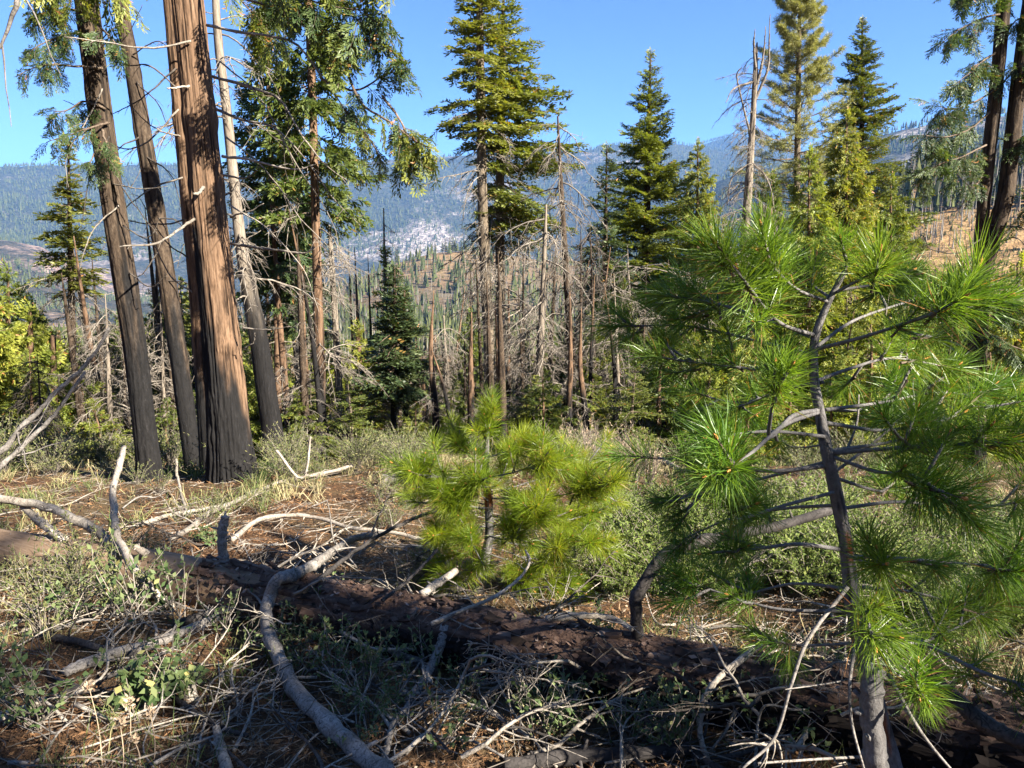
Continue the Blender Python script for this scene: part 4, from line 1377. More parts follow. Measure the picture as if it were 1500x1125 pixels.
# ------------------------------------------------------------------ trees on the hills
def hill_tree_mb(seed, H=1.0, dead=False):
    g = np.random.default_rng(seed)
    mb = MB()
    mb.add(*tube(np.array([[0, 0, -.05], [g.normal(0, .006), 0, .5], [0, 0, 1.0]]) * H, np.array([.018, .012, .002]) * H, 4, cap=False), 0)
    if dead:
        for i in range(10):
            z = g.uniform(.3, .95)
            az = g.uniform(0, 6.28)
            p = np.array([0, 0, z])
            e = p + np.array([math.cos(az), math.sin(az), g.uniform(-.3, .3)]) * .10 * (1.2 - z)
            mb.add(*tube(np.array([p, e]), [.004, .002], 3, cap=False), 0)
        return mb
    P, D, S, L = [], [], [], []
    for z in np.arange(.14, .98, .055):
        n = 8
        az = g.uniform(0, 6.28, n)
        l = (.19 * (1 - z) ** .8 + .02) * g.uniform(.6, 1.25, n)
        d = np.stack([np.cos(az), np.sin(az), g.uniform(-.55, .1, n)], -1)
        P.append(np.tile([0, 0, z], (n, 1)) + g.normal(0, .008, (n, 3)))
        D.append(d)
        S.append(np.cross(d, g.normal(0, .4, (n, 3)) + [0, 0, 1]))
        L.append(l)
    P, D, S, L = map(np.concatenate, (P, D, S, L))
    v, f = blades(P, D, S, L, L * .55, .6)
    mb.add(v, f, 1, np.repeat(g.uniform(0.05, .9, len(P)), 4))
    return mb


HT = [hill_tree_mb(800 + i) for i in range(4)]
HD = [hill_tree_mb(820 + i, dead=True) for i in range(3)]
HTM = [m.mesh('conifer', [M['twig_bark'], M['far_tree']]) for m in HT]
HDM = [m.mesh('snag', M['snag_bark']) for m in HD]
gh = np.random.default_rng(66)


def hill_point(px, r):
    az = math.atan((px - 750) / F_PX / CP)
    x, y = r * math.sin(az), r * math.cos(az)
    return x, y, float(zt(x, y))


def hill_trees(n, px0, px1, r0, r1, p_dead, hs, lab_live, lab_dead, grp, dens=None):
    k = 0
    while k < n:
        px = gh.uniform(px0, px1)
        r = r0 + (r1 - r0) * gh.random() ** 0.7
        x, y, z = hill_point(px, r)
        if dens and gh.random() > dens(px, r, x, y):
            continue
        dead = gh.random() < p_dead
        h = gh.uniform(*hs) * (1.0 if not dead else .9)
        o = link('snag' if dead else 'conifer', (HDM if dead else HTM)[gh.integers(3)])
        o.location = (x, y, z)
        o.rotation_euler = (gh.normal(0, .03), gh.normal(0, .03), gh.uniform(0, 6.28))
        w = h * gh.uniform(.8, 1.2)
        o.scale = (w, w, h)
        tag(o, lab_dead if dead else lab_live, 'dead tree' if dead else 'tree', grp + (' dead' if dead else ' living'))
        k += 1


clump = lambda sc, th: (lambda px, r, x, y: 1.0 if fbm(x / sc, y / sc, 7.0, 2) > th else 0.12)
hill_trees(100, 1180, 1560, 235, 425, .42, (7, 13), 'conifer growing on the golden hillside at the far side of the gully', 'pale dead trunk standing on the golden hillside', 'trees on the golden hillside', clump(30, .5))
hill_trees(70, 1180, 1600, 405, 445, .08, (13, 21), 'tall conifer along the top of the golden hillside', 'pale dead trunk along the top of the golden hillside', 'trees along the golden hilltop')
hill_trees(95, 380, 1000, 600, 890, .5, (8, 19), 'conifer on the brown knoll in the middle of the valley', 'pale dead trunk on the brown knoll in the valley', 'trees on the brown knoll', clump(110, .52))
hill_trees(35, 560, 860, 880, 905, .02, (14, 20), 'conifer on the crest of the brown knoll', 'pale dead trunk on the crest of the brown knoll', 'trees on the crest of the brown knoll')


def forest_mass(name, n, r0, r1, px0, px1, hs, keep, mat, label, dead=0.0, proto=True, seed=1):
    """a far wood that reads as one mass: small cones or boughs in one mesh"""
    g = np.random.default_rng(seed)
    px = g.uniform(px0, px1, n)
    r = r0 * (r1 / r0) ** g.random(n)
    az = np.arctan((px - 750) / F_PX / CP)
    x, y = r * np.sin(az), r * np.cos(az)
    k = keep(px, r, x, y, g.random(n))
    x, y = x[k], y[k]
    z = zt(x, y)
    m = len(x)
    h = g.uniform(*hs, m)
    w = h * g.uniform(.16, .26, m)
    a = g.uniform(0, 6.28, m)
    tint = g.uniform(0, .95, m)
    isd = g.random(m) < dead
    w = np.where(isd, h * .03, w)
    tint = np.where(isd, 1.0, tint * .8)
    V = []
    for lo, hi, ww in ((.08, .62, 1.0), (.42, 1.0, .66)):
        for q in range(4):
            aa = a + q * math.pi / 2 + g.normal(0, .2, m)
            V.append(np.stack([x + np.cos(aa) * w * ww, y + np.sin(aa) * w * ww, z + h * (lo + g.uniform(-.04, .05, m))], -1))
        V.append(np.stack([x, y, z + h * hi], -1))
    V = np.stack(V, 1).reshape(-1, 3)
    b = np.arange(m)[:, None] * 10
    T = np.concatenate([b + np.array([[o + q, o + (q + 1) % 4, o + 4]]) for o in (0, 5) for q in range(4)])
    mb = MB()
    mb.add(V, [T], 0, np.repeat(tint, 10))
    return tag(mb.build(name, mat), label, None, None, 'stuff')


M['mass'] = tint_mat('far_wood', [(0.0, (0.026, 0.036, 0.014)), (0.5, (0.055, 0.066, 0.022)), (0.85, (0.10, 0.105, 0.036)), (0.95, (0.17, 0.15, 0.13)), (1.0, (0.20, 0.18, 0.155))])
forest_mass('forest', 15000, 160, 900, 300, 1250, (7, 15), lambda px, r, x, y, u: (fbm(x / 60, y / 60, 3, 3) > .44 + .3 * (u - .5)) & (r > np.interp(px, [300, 560, 900, 1000, 1250], [330, 330, 300, 260, 240])), M['mass'], 'far wood covering the valley floor and knoll', .50, seed=3)
forest_mass('forest', 5200, 150, 440, 1150, 1750, (6, 13), lambda px, r, x, y, u: (fbm(x / 40, y / 40, 5, 3) > .56 + .2 * (u - .5)) & (r > 300) | (r > 415), M['mass'], 'far wood scattered over the golden hillside', .6, seed=4)
forest_mass('forest', 7000, 150, 900, -500, 420, (8, 16), lambda px, r, x, y, u: (fbm(x / 60, y / 60, 3, 3) > .45 + .25 * (u - .5)) & (r > 270), M['mass'], 'far wood on the valley slope beyond the burned cedars', .35, seed=5)
forest_mass('brush', 9000, 190, 440, 1120, 1750, (.5, 1.8), lambda px, r, x, y, u: fbm(x / 25, y / 25, 2, 3) > .42, M['mass'], 'low brush dotting the golden hillside', .12, seed=14)
forest_mass('dead_forest', 1500, 190, 440, 1120, 1750, (4, 10), lambda px, r, x, y, u: fbm(x / 40, y / 40, 8, 3) > .46, M['mass'], 'burned standing trunks across the golden hillside', 1.0, seed=15)
forest_mass('brush', 9000, 350, 900, 350, 1150, (.6, 2.5), lambda px, r, x, y, u: u > -1, M['mass'], 'low brush on the brown knoll', .1, seed=16)
forest_mass('forest', 14000, 1500, 2640, 820, 1800, (13, 22), lambda px, r, x, y, u: (fbm(x / 160, y / 160, 5, 3) > .46 + .2 * (u - .5)) | ((r > 2560) & (u < .7)), M['mass'], 'far wood on the granite ridge behind the golden hillside', .05, seed=6)
forest_mass('forest', 30000, 3500, 5560, -450, 1300, (16, 26), lambda px, r, x, y, u: (fbm(x / 420, y / 420, 9, 4) > .36 + .2 * (u - .5)) | ((r > 5420) & (u < .6)), M['mass'], 'far wood on the blue canyon wall', .05, seed=7)
forest_mass('forest', 4000, 6600, 7230, 900, 1300, (18, 28), lambda px, r, x, y, u: fbm(x / 420, y / 420, 9, 4) > .4, M['mass'], 'far wood on the distant blue dome', 0, seed=8)
forest_mass('forest', 12000, 1500, 2640, -500, 330, (8, 14), lambda px, r, x, y, u: fbm(x / 200, y / 200, 9, 4) > .55 + .2 * (u - .5), M['mass'], 'far scattered wood on the rocky reddish spur', .3, seed=9)

# ------------------------------------------------------------------ trees that shade the clearing from the right, behind the camera
def shade_tree(x, y, H, z0, rad, seed, label, gap=.25):
    zb = float(zt(x, y))
    g = np.random.default_rng(seed)
    root = thing('fir_tree', label, 'tree', (x, y, zb))
    P = np.array([[0, 0, -.3], [0.05, 0, H * .5], [0, 0, H]])
    trunk_mb(P, np.array([.2, .14, .02]), 12, 40, .06, seed=seed).build('trunk', M['fir_bark'], root, True)
    crown_mb(g, lambda z: np.array([0, 0, z]), z0, H, rad, 'fir', .8, 5, (.3, -.2), None, gap, .6).build('crown', MATS_LIVE('fir'), root)


shade_tree(8.8, -4.85, 14, 1.6, 2.1, 901, 'fir out of view whose crown shades the near pine and the log', .50)
shade_tree(12.7, -8.0, 18, 3, 2.1, 902, 'second fir out of view, farther up the slope, shading the clearing', .66)
shade_tree(7.0, -5.7, 11, 1.0, 1.8, 903, 'low fir out of view shading the brush at the lower edge', .45)
shade_tree(11.4, -4.6, 13, 3.0, 1.3, 904, 'thin fir out of view with a sparse crown dappling the log', .75)

# ------------------------------------------------------------------ the fallen log
LOG_EDGE = [(-330, 790), (-150, 810), (0, 838), (180, 868), (380, 905), (560, 960), (750, 1005), (950, 1040), (1120, 1075), (1320, 1120), (1500, 1165), (1700, 1220)]
LP = []
for px, py in LOG_EDGE:
    h = ground_hit(px, py)
    LP.append(h + np.array([0.04, 0.10, 0.115]))
LP = np.array(LP)
k = 3
for i in range(2):
    LP[1:-1] = (LP[:-2] + 2 * LP[1:-1] + LP[2:]) / 4
log_dir = LP[-1] - LP[0]
log_rz = math.atan2(log_dir[1], log_dir[0])
log = thing('fallen_log', 'long fallen trunk across the clearing, bare at one end, flaking dark bark elsewhere', 'log', tuple(LP[3]), log_rz)
Rz = np.array(Matrix.Rotation(-log_rz, 3, 'Z'))
LL = (LP - LP[3]) @ Rz.T
LS = spline(LL, 420)
LPX = spline(np.column_stack([[e[0] for e in LOG_EDGE], [0] * len(LOG_EDGE)]), 420)[:, 0]


def log_part(a, b, r0, r1, sides, name, mat, dep, fx, fr, charf, ragged=0.0):
    m = (LPX >= a) & (LPX <= b)
    P = LS[m]
    px = LPX[m]
    R = np.linspace(r0, r1, len(P))

    def rough(th):
        T, X = np.meshgrid(th, P[:, 0])
        return 1 + (fbm(np.cos(T) * fr, np.sin(T) * fr, X * fx, 4, True) - .6) * dep + (fbm(np.cos(T) * .9 + 4, np.sin(T), X * .9, 2) - .5) * .22
    v, f = tube(P, R, sides, rough)
    n = len(P)
    th = np.tile(np.arange(sides) * 2 * math.pi / sides, n)
    pxv = np.repeat(px, sides)
    if ragged:
        # a torn edge where the bark has come off: pull the first rings forward unevenly
        x = np.repeat(P[:, 0], sides)
        off = ragged * (fbm(np.cos(th) * 2, np.sin(th) * 2, 0, 3) + .9 * (np.cos(th - 2.6) * .5))
        w = 1 - sstep(0, ragged * 1.8, x - P[0, 0])
        v[:n * sides, 0] += off * w
        sh = 1 - .16 * (1 - sstep(0, .12, (x - P[0, 0])))
        c = np.repeat(P, sides, 0)
        v[:n * sides, 1:] = c[:, 1:] + (v[:n * sides, 1:] - c[:, 1:]) * sh[:, None]
    char = np.zeros(len(v))
    c = np.repeat(P, sides, 0)
    rel = v[:n * sides] - c
    up = rel[:, 2] / np.maximum(np.linalg.norm(rel[:, 1:], axis=1), 1e-5)
    front = -rel[:, 1] / np.maximum(np.linalg.norm(rel[:, 1:], axis=1), 1e-5)
    nz = fbm(v[:n * sides, 0] * 2.2, v[:n * sides, 1] * 5, v[:n * sides, 2] * 5, 3) - .5
    char[:n * sides] = charf(pxv, up, front, nz)
    mb = MB()
    mb.add(v, f, 0, .5, char)
    return mb.build(name, mat, log, True)


log_part(-330, 460, .155, .165, 64, 'bare_wood', M['log_wood'], .05, 1.2, 3.0, lambda px, up, fr, nz: np.clip(sstep(.45, .9, nz * 1.6 - up * .9 - .1), 0, .9))
log_part(330, 1700, .165, .160, 110, 'bark', M['log_bark'], .36, 1.8, 4.6, lambda px, up, fr, nz: np.clip(sstep(-.45, .0, nz * 1.2 - up + .12) * sstep(400, 560, px), 0, 1), .34)
gl = np.random.default_rng(91)


M['plate'] = tint_mat('bark_plates', [(0.0, (0.008, 0.006, 0.005)), (0.15, (0.022, 0.015, 0.012)), (0.5, (0.085, 0.052, 0.038)), (1.0, (0.23, 0.165, 0.13))])


def plate_mesh(seed, burnt=1.0):
    g = np.random.default_rng(seed)
    nx, ny = 4, 3
    L, W, T = g.uniform(.07, .16), g.uniform(.026, .052), .008
    u, w = np.meshgrid(np.linspace(-.5, .5, nx), np.linspace(-.5, .5, ny), indexing='ij')
    x = u * L + g.normal(0, .006, u.shape)
    y = w * W + g.normal(0, .004, u.shape)
    z = -(w * 2) ** 2 * .006 + (u * 2) ** 2 * g.uniform(0, .012) + g.normal(0, .0022, u.shape)
    top = np.stack([x, y, z + T], -1).reshape(-1, 3)
    bot = np.stack([x, y, z - .004], -1).reshape(-1, 3)
    q = np.array([[i * ny + j, (i + 1) * ny + j, (i + 1) * ny + j + 1, i * ny + j + 1] for i in range(nx - 1) for j in range(ny - 1)])
    loop = [i * ny for i in range(nx)] + [(nx - 1) * ny + j for j in range(1, ny)] + [i * ny + ny - 1 for i in range(nx - 2, -1, -1)] + [j for j in range(ny - 2, 0, -1)]
    a = np.array(loop)
    b = np.roll(a, -1)
    n = nx * ny
    side = np.stack([a, a + n, b + n, b], -1)
    mb = MB()
    mb.add(np.vstack([top, bot]), [q, q[:, ::-1] + n, side], 0, np.clip(g.uniform(.15, .72) + g.normal(0, .12, 2 * n), 0, 1) * burnt, 0)
    return mb.mesh('bark_plate', M['plate'])


PLATES = [plate_mesh(i) for i in range(10)]
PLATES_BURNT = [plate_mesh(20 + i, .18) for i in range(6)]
cand = np.where((LPX > 300) & (LPX < 1540))[0]
for i in range(300):
    j = cand[gl.integers(len(cand))]
    a = math.radians(gl.uniform(-45, 130)) if LPX[j] > 420 else math.radians(gl.uniform(35, 150))
    r = np.interp(LPX[j], [330, 1700], [.172, .166])
    nrm = np.array([0, -math.cos(a), math.sin(a)])          # local: -y is the camera's side
    p = LS[j] + nrm * r * gl.uniform(.97, 1.06)
    x = unit(np.array([1.0, gl.normal(0, .16), gl.normal(0, .16)]))
    Mx = Matrix(frame_matrix(p, x, nrm + gl.normal(0, .17, 3), s=gl.uniform(.7, 1.25)))
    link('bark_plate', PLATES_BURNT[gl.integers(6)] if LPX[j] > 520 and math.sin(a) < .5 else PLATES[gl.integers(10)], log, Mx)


def flakes():
    g = np.random.default_rng(17)
    n = 3800
    j = cand[g.integers(len(cand), size=n)]
    a = np.radians(g.uniform(-70, 150, n))
    nrm = np.stack([np.zeros(n), -np.cos(a), np.sin(a)], -1)
    p = LS[j] + nrm * (np.interp(LPX[j], [330, 1700], [.170, .164]) * g.uniform(.94, 1.09, n))[:, None]
    d = np.stack([g.normal(0, 1.6, n), g.normal(0, .5, n), g.normal(0, .5, n)], -1)
    d = unit(d - nrm * (d * nrm).sum(1)[:, None]) + nrm * g.normal(.15, .28, n)[:, None]
    s_ = np.cross(d, nrm + g.normal(0, .3, (n, 3)))
    v, f = blades(p, d, s_, g.uniform(.015, .055, n), g.uniform(.010, .030, n), .5)
    mb = MB()
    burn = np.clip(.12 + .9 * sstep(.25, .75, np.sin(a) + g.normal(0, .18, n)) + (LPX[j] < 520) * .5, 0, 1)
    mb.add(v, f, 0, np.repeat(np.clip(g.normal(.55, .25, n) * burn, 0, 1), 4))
    o = mb.build('bark_flakes', M['flake'], log)
    o['kind'] = 'stuff'


M['flake'] = tint_mat('loose_bark_flakes', [(0.0, (0.009, 0.007, 0.006)), (0.12, (0.018, 0.012, 0.010)), (0.45, (0.075, 0.045, 0.034)), (0.8, (0.16, 0.105, 0.08)), (1.0, (0.26, 0.20, 0.165))])
flakes()


def log_local(px, ang, r):
    j = int(np.argmin(np.abs(LPX - px)))
    a = math.radians(ang)
    return LS[j] + np.array([0, -math.cos(a), math.sin(a)]) * r


LOGM = np.array(Matrix.Rotation(log_rz, 3, 'Z'))


def pix(p):
    """world point from (px, py, l): l < 1.9 is a height above the ground, else the distance"""
    px, py, l = p
    return ground_hit(px, py, l) if l < 1.9 else at(px, py, l)


def stick_mb(W, w0, w1, seed, twigs=3, sides=8, tw_len=.3, knots=True, char=0.0, n=40):
    g = np.random.default_rng(seed)
    P = spline(W, n)
    ln = np.linalg.norm(np.diff(P, axis=0), axis=1).sum()
    P[1:-1] += np.cumsum(g.normal(0, .0024 * ln, (n - 2, 3)), 0) * np.sin(np.linspace(0, math.pi, n - 2))[:, None]
    R = np.linspace(w0, w1, n)

    def rough(th):
        T, X = np.meshgrid(th, np.linspace(0, ln, n))
        return 1 + (fbm(np.cos(T) * 1.5 + seed, np.sin(T) * 1.5, X * 14, 3) - .5) * .5
    mb = MB()
    v, f = tube(P, R * (1 + (g.random(n) < .12) * .18), sides, rough)
    if w0 > .012:
        for q in range(5):
            jj = g.integers(3, n - 3)
            dd = unit(g.normal(0, 1, 3) + [0, -.4, .5])
            mb.add(*tube(np.array([P[jj], P[jj] + dd * R[jj] * 1.15, P[jj] + dd * R[jj] * g.uniform(1.5, 2.6)]), [R[jj] * .42, R[jj] * .30, R[jj] * .18], 6), 0, .8, 0)
    cv = fbm(v[:, 0] * 3 + seed, v[:, 1] * 3, v[:, 2] * 3, 3)
    mb.add(v, f, 0, g.uniform(.4, .7), np.clip(char * sstep(.25, .6, cv), 0, 1))
    for i in range(twigs):
        j = g.integers(4, n - 2)
        d = unit(unit(P[j] - P[j - 2]) * .7 + g.normal(0, .6, 3) + [0, 0, .15])
        l = tw_len * g.uniform(.3, 1.2)
        u = np.linspace(0, 1, 6)[:, None]
        Q = P[j] + d * l * u + np.cumsum(g.normal(0, .03, (6, 3)), 0) * l
        Q[0] = P[j]
        mb.add(*tube(Q, np.linspace(max(R[j] * .35, .0035), .0012, 6), 4, cap=False), 0, g.uniform(.4, .8), char * .6)
    return mb


def stick(label, pts, w0, w1, mat='stick', twigs=3, seed=0, char=0.0, name='dead_branch', tw_len=.3, cat='branch', group=None, sides=8):
    W = np.array([pix(p) for p in pts])
    d0, d1 = W[0][1], W[-1][1]
    a, b = w0 * .5 * d0 * 1.05 / F_PX, w1 * .5 * d1 * 1.05 / F_PX
    o = W.mean(0)
    mb = stick_mb(W - o, a, b, 700 + seed, twigs, sides, tw_len, char=char)
    ob = mb.build(name, M[mat], None, True)
    ob.location = tuple(o)
    return tag(ob, label, cat, group)


# limbs still attached to the log (parts of it)
def log_limb(pts, w0, w1, mat, seed, twigs=2, char=0.0, label=None):
    W = np.array([pix(p) for p in pts])
    a, b = w0 * .5 * W[0][1] * 1.05 / F_PX, w1 * .5 * W[-1][1] * 1.05 / F_PX
    L = (W - LP[3]) @ Rz.T
    o = stick_mb(L, a, b, seed, twigs, 8, .25, char=char).build('limb', M[mat], log, True)
    if label:
        o['label'] = label


def log_d(px):
    return float(np.interp(px, LPX, (LS @ LOGM.T + LP[3])[:, 1]))


log_limb([(936, 945, log_d(936) + .02), (932, 905, log_d(936)), (944, 858, log_d(936)), (985, 808, log_d(936) + .1), (1050, 786, log_d(936) + .2), (1130, 770, log_d(936) + .4), (1215, 748, log_d(936) + .6)], 21, 13, 'stick_char', 1, 2, .4, 'thick charred limb curving up from the log')
log_limb([(328, 822, log_d(328) + .03), (326, 790, log_d(328) + .03), (330, 757, log_d(328) + .05)], 15, 13, 'stick_grey', 2, 0)
log_limb([(95, 792, log_d(95)), (60, 765, log_d(95) + .2), (35, 742, log_d(95) + .35)], 13, 11, 'stick', 3, 0)
log_limb([(170, 802, log_d(170) + .03), (130, 768, log_d(170) + .3), (70, 740, log_d(170) + .5), (-30, 726, log_d(170) + .6)], 15, 12, 'stick', 4, 1)
log_limb([(215, 812, log_d(215) - .08), (205, 805, log_d(215) - .1), (197, 800, log_d(215) - .1)], 12, 7, 'stick', 5, 0)
log_limb([(652, 918, log_d(652) - .12), (645, 945, log_d(652) - .2), (628, 985, log_d(652) - .32), (598, 1025, .04)], 17, 12, 'stick_grey', 6, 2)
log_limb([(556, 922, log_d(556) - .1), (575, 950, log_d(556) - .25), (622, 972, .03)], 12, 13, 'stick_grey', 7, 1)
log_limb([(618, 872, log_d(618) + .15), (640, 855, log_d(618) + .25), (668, 836, log_d(618) + .4)], 13, 10, 'stick', 8, 0)

# ------------------------------------------------------------------ sticks and branches lying about
stick('thick grey fallen branch bent like a hook, lying against the log near the middle', [(575, 1140, .06), (520, 1098, .07), (470, 1050, .08), (425, 985, .10), (393, 930, .14), (390, 885, .2), (404, 852, .32), (432, 842, .34)], 30, 19, 'stick_grey', 4, 1)
stick('grey branch rising from the bend of the thick hooked branch', [(432, 842, .34), (470, 820, .34), (515, 790, .36), (560, 782, .36)], 17, 9, 'stick_grey', 5, 2)
stick('pale twisted dead branch standing upright out of the log', [(250, 890, .02), (205, 845, .22), (180, 800, .33), (168, 770, .42), (162, 722, .55), (172, 680, .7), (182, 655, .8)], 15, 7, 'stick', 1, 3)
stick('long slim pale branch sloping up over the orange litter', [(252, 790, .02), (330, 742, .04), (430, 696, .10), (515, 683, .14)], 9, 5, 'stick', 4, 4)
stick('two-pronged long grey limb leaning in at the edge above the brush', [(-230, 840, .02), (-40, 690, 5.2), (40, 628, 5.3), (90, 570, 5.4), (130, 532, 5.5), (160, 480, 5.6)], 10, 4, 'stick_grey', 4, 5, tw_len=.5)
stick('lower bare grey limb leaning in parallel at the edge above the brush', [(-250, 870, .02), (-40, 715, 5.0), (30, 662, 5.1), (80, 610, 5.2), (125, 545, 5.3)], 10, 4, 'stick_grey', 3, 6, tw_len=.5)
stick('mottled grey branch lying flat in front of the bare end of the log', [(95, 985, .03), (150, 962, .05), (215, 942, .05), (270, 922, .05), (318, 905, .05)], 17, 13, 'stick_grey', 4, 7)
stick('short bleached stub standing up between the hooked branch and the flat grey branch', [(281, 1028, .0), (278, 1008, .05), (272, 985, .12)], 22, 17, 'stick', 0, 8, name='broken_stub', cat='stub')
stick('bleached broken stub poking up at the lower edge', [(335, 1135, .0), (325, 1098, .05), (316, 1064, .12)], 20, 12, 'stick', 0, 9, name='broken_stub', cat='stub')
stick('dark thin branch running down beside the bleached stub', [(233, 998, .04), (275, 1035, .05), (320, 1060, .04), (362, 1078, .03)], 10, 7, 'stick_char', 3, 10)
stick('long dark branch slanting down from the log toward the lower edge', [(745, 962, .22), (800, 980, .14), (880, 1020, .08), (960, 1072, .05), (1060, 1130, .04)], 12, 13, 'stick_char', 4, 11)
stick('blackened log piece along the lower edge under the long dark branch', [(740, 1122, .05), (830, 1112, .06), (920, 1105, .06), (1010, 1098, .05)], 27, 19, 'stick_char', 1, 12, .7, 'log_piece', cat='log')
stick('pale arched branch bowing over the orange litter behind the log', [(340, 790, .05), (385, 760, .12), (450, 752, .16), (520, 764, .15), (590, 774, .12), (625, 790, .08), (660, 830, .02)], 8, 5, 'stick', 5, 13)
stick('pale branch lying along the top of the log right of the middle', [(800, 906, .42), (850, 903, .43), (895, 906, .42), (926, 922, .4)], 11, 8, 'stick', 2, 14)
stick('slim pale branch lying level behind the charred limb', [(835, 842, .1), (900, 838, .12), (960, 842, .12), (1045, 852, .1)], 8, 7, 'stick', 2, 15)
stick('curved pale branch arching down from the log before its dark side', [(1112, 945, .34), (1075, 975, .32), (1045, 1005, .26), (1028, 1050, .16), (1032, 1090, .08), (1042, 1130, .02)], 10, 9, 'stick', 2, 16)
stick('thin pale branch lying over the hooked branch and lower edge', [(555, 1124, .05), (610, 1088, .07), (650, 1040, .10), (680, 985, .2), (690, 965, .3)], 7, 4, 'stick', 2, 17)
stick('thin pale branch curling over the top of the log', [(632, 914, .40), (670, 898, .42), (725, 877, .46), (765, 850, .5), (776, 825, .56), (770, 806, .6)], 7, 3, 'stick', 1, 18)
stick('thin pale twig lying before the log, left of its dark hollow', [(500, 925, .1), (540, 948, .1), (585, 951, .1), (622, 950, .1)], 6, 4, 'stick', 1, 19)
stick('weathered grey branch under the hooked branch, half buried', [(560, 1118, .02), (580, 1060, .04), (600, 1030, .05)], 12, 9, 'stick_grey', 3, 20)
stick('dark bare branch rising over the brush left of the little pine', [(440, 870, .3), (520, 810, .35), (600, 770, .4), (645, 745, .45)], 8, 4, 'stick_char', 5, 21)
stick('grey limb with bristly twigs in the shade of the bare log end', [(60, 930, .02), (140, 945, .06), (210, 962, .04)], 12, 8, 'stick_char', 4, 22)
stick('pale stick lying just behind the flat mottled branch', [(165, 880, .03), (250, 870, .05), (330, 868, .05), (400, 872, .04)], 7, 5, 'stick_grey', 3, 23)
stick('dark branch lying along the shaded foot of the log', [(255, 915, .05), (330, 895, .06), (390, 890, .06)], 13, 10, 'stick_char', 2, 24)
stick('thin pale stick crossing the litter left of the little pine', [(405, 660, 8.0), (440, 700, 7.9), (455, 640, 8.0)], 4, 3, 'stick', 1, 25)
stick('slender bent sapling stick before the charred cedar foot', [(258, 672, 8.2), (262, 705, 8.1), (275, 755, .02)], 4, 4, 'stick', 1, 26)
stick('half buried branch lying by the tree line right of the straight red-stemmed cedar', [(560, 702, .1), (610, 700, .12), (650, 706, .1)], 14, 10, 'stick_grey', 1, 27)
stick('pale branch lying on the bright patch beyond the near pine', [(960, 672, .15), (1000, 690, .12), (1050, 700, .1)], 9, 6, 'stick', 3, 28)
stick('grey stick lying at the lower corner among grass', [(-20, 1060, .03), (30, 1040, .05), (68, 1024, .06)], 16, 9, 'stick', 1, 29)
stick('pale stick crossing before the dark log below the near pine', [(1000, 1030, .1), (1060, 1008, .14), (1110, 1000, .16), (1160, 985, .16)], 6, 4, 'stick', 2, 30)
stick('thin pale hooked twig in front of the dark log under the near pine', [(1106, 1122, .03), (1112, 1060, .12), (1125, 1033, .2), (1165, 1038, .2), (1200, 1040, .18)], 5, 3, 'stick', 1, 31)
stick('dark heavy branch running down behind the near pine along the end of the log', [(1360, 990, .5), (1410, 1035, .44), (1460, 1070, .4), (1530, 1100, .36)], 24, 26, 'stick_char', 2, 32)
edge_snag, eb_ = near_trunk('snag', 'dead tree out of view whose thin limb hangs in the sky at the corner', 'dead tree', [(-330, 860), (-330, 300), (-345, -200), (-350, -420)], 4.7, [60, 52, 42, 30], 'snag_bark', 24, 120, .08, 4.0, 2.0)
near_branch(edge_snag, eb_, [(-343, -230, 4.7), (-160, -190, 4.4), (-20, -110, 4.1), (28, -20, 4.0), (20, 30, 4.0), (8, 62, 4.0), (-6, 85, 4.0)], .020, .004, 'stick_grey', 0, twigs=3, seed=444)
stick('dark thin stick leaning on the log left of its dark hollow', [(560, 880, .36), (600, 845, .42), (640, 805, .5)], 6, 4, 'stick_char', 2, 34)
stick('pale straight stick pointing down the litter behind the bare log end', [(200, 770, .02), (260, 752, .05), (330, 740, .05)], 7, 5, 'stick', 2, 35)
gs = np.random.default_rng(123)
LW = LS @ LOGM.T + LP[3]


def region(p):
    """where a thing on the near ground lies, in words"""
    px = 750 + F_PX * CP * p[0] / max(p[1], .1)
    behind = p[1] > np.interp(p[0], LW[:, 0], LW[:, 1])
    if behind:
        return 'behind the bare end of the log' if px < 330 else 'behind the log left of the little pine' if px < 640 else 'around the foot of the little pine' if px < 900 else 'beyond the near pine'
    return 'in the shade before the bare end of the log' if px < 340 else 'around the hooked branch before the log' if px < 620 else 'before the dark hollow of the log' if px < 960 else 'under the near pine'


KINDS = (('stick', 'pale'), ('stick_grey', 'grey'), ('stick', 'pale'), ('stick_char', 'blackened'))
for i in range(230):
    px, py = gs.uniform(-20, 1520), gs.uniform(735, 1115)
    a = gs.uniform(0, math.pi)
    L = gs.uniform(.25, .95)
    c = ground_hit(px, py, .02)
    if c[1] > 11:
        continue
    dxy = np.array([math.cos(a), math.sin(a)])
    W = []
    for t in (-.5, -.17, .17, .5):
        q = c[:2] + dxy * t * L + gs.normal(0, .03, 2)
        W.append([q[0], q[1], float(zt(q[0], q[1])) + .012 + gs.uniform(0, .05) + (t + .5) * gs.uniform(0, .14)])
    W = np.array(W) - c
    mt, kd = KINDS[i % 4]
    ob = stick_mb(W, gs.uniform(.004, .011), .002, 2000 + i, 4, 5, .2, n=12).build('fallen_stick', M[mt], None, True)
    ob.location = tuple(c)
    tag(ob, 'loose %s stick lying %s' % (kd, region(c)), 'stick', '%s sticks %s' % (kd, region(c)))
bw = {m: [dead_branch(1.0, 90 + i, droop=(0.0, .12, .2)[i % 3], twigs=16, r0=.012).mesh('brushwood', M[m], True) for i in range(5)] for m in ('dead', 'stick', 'dead_dark')}
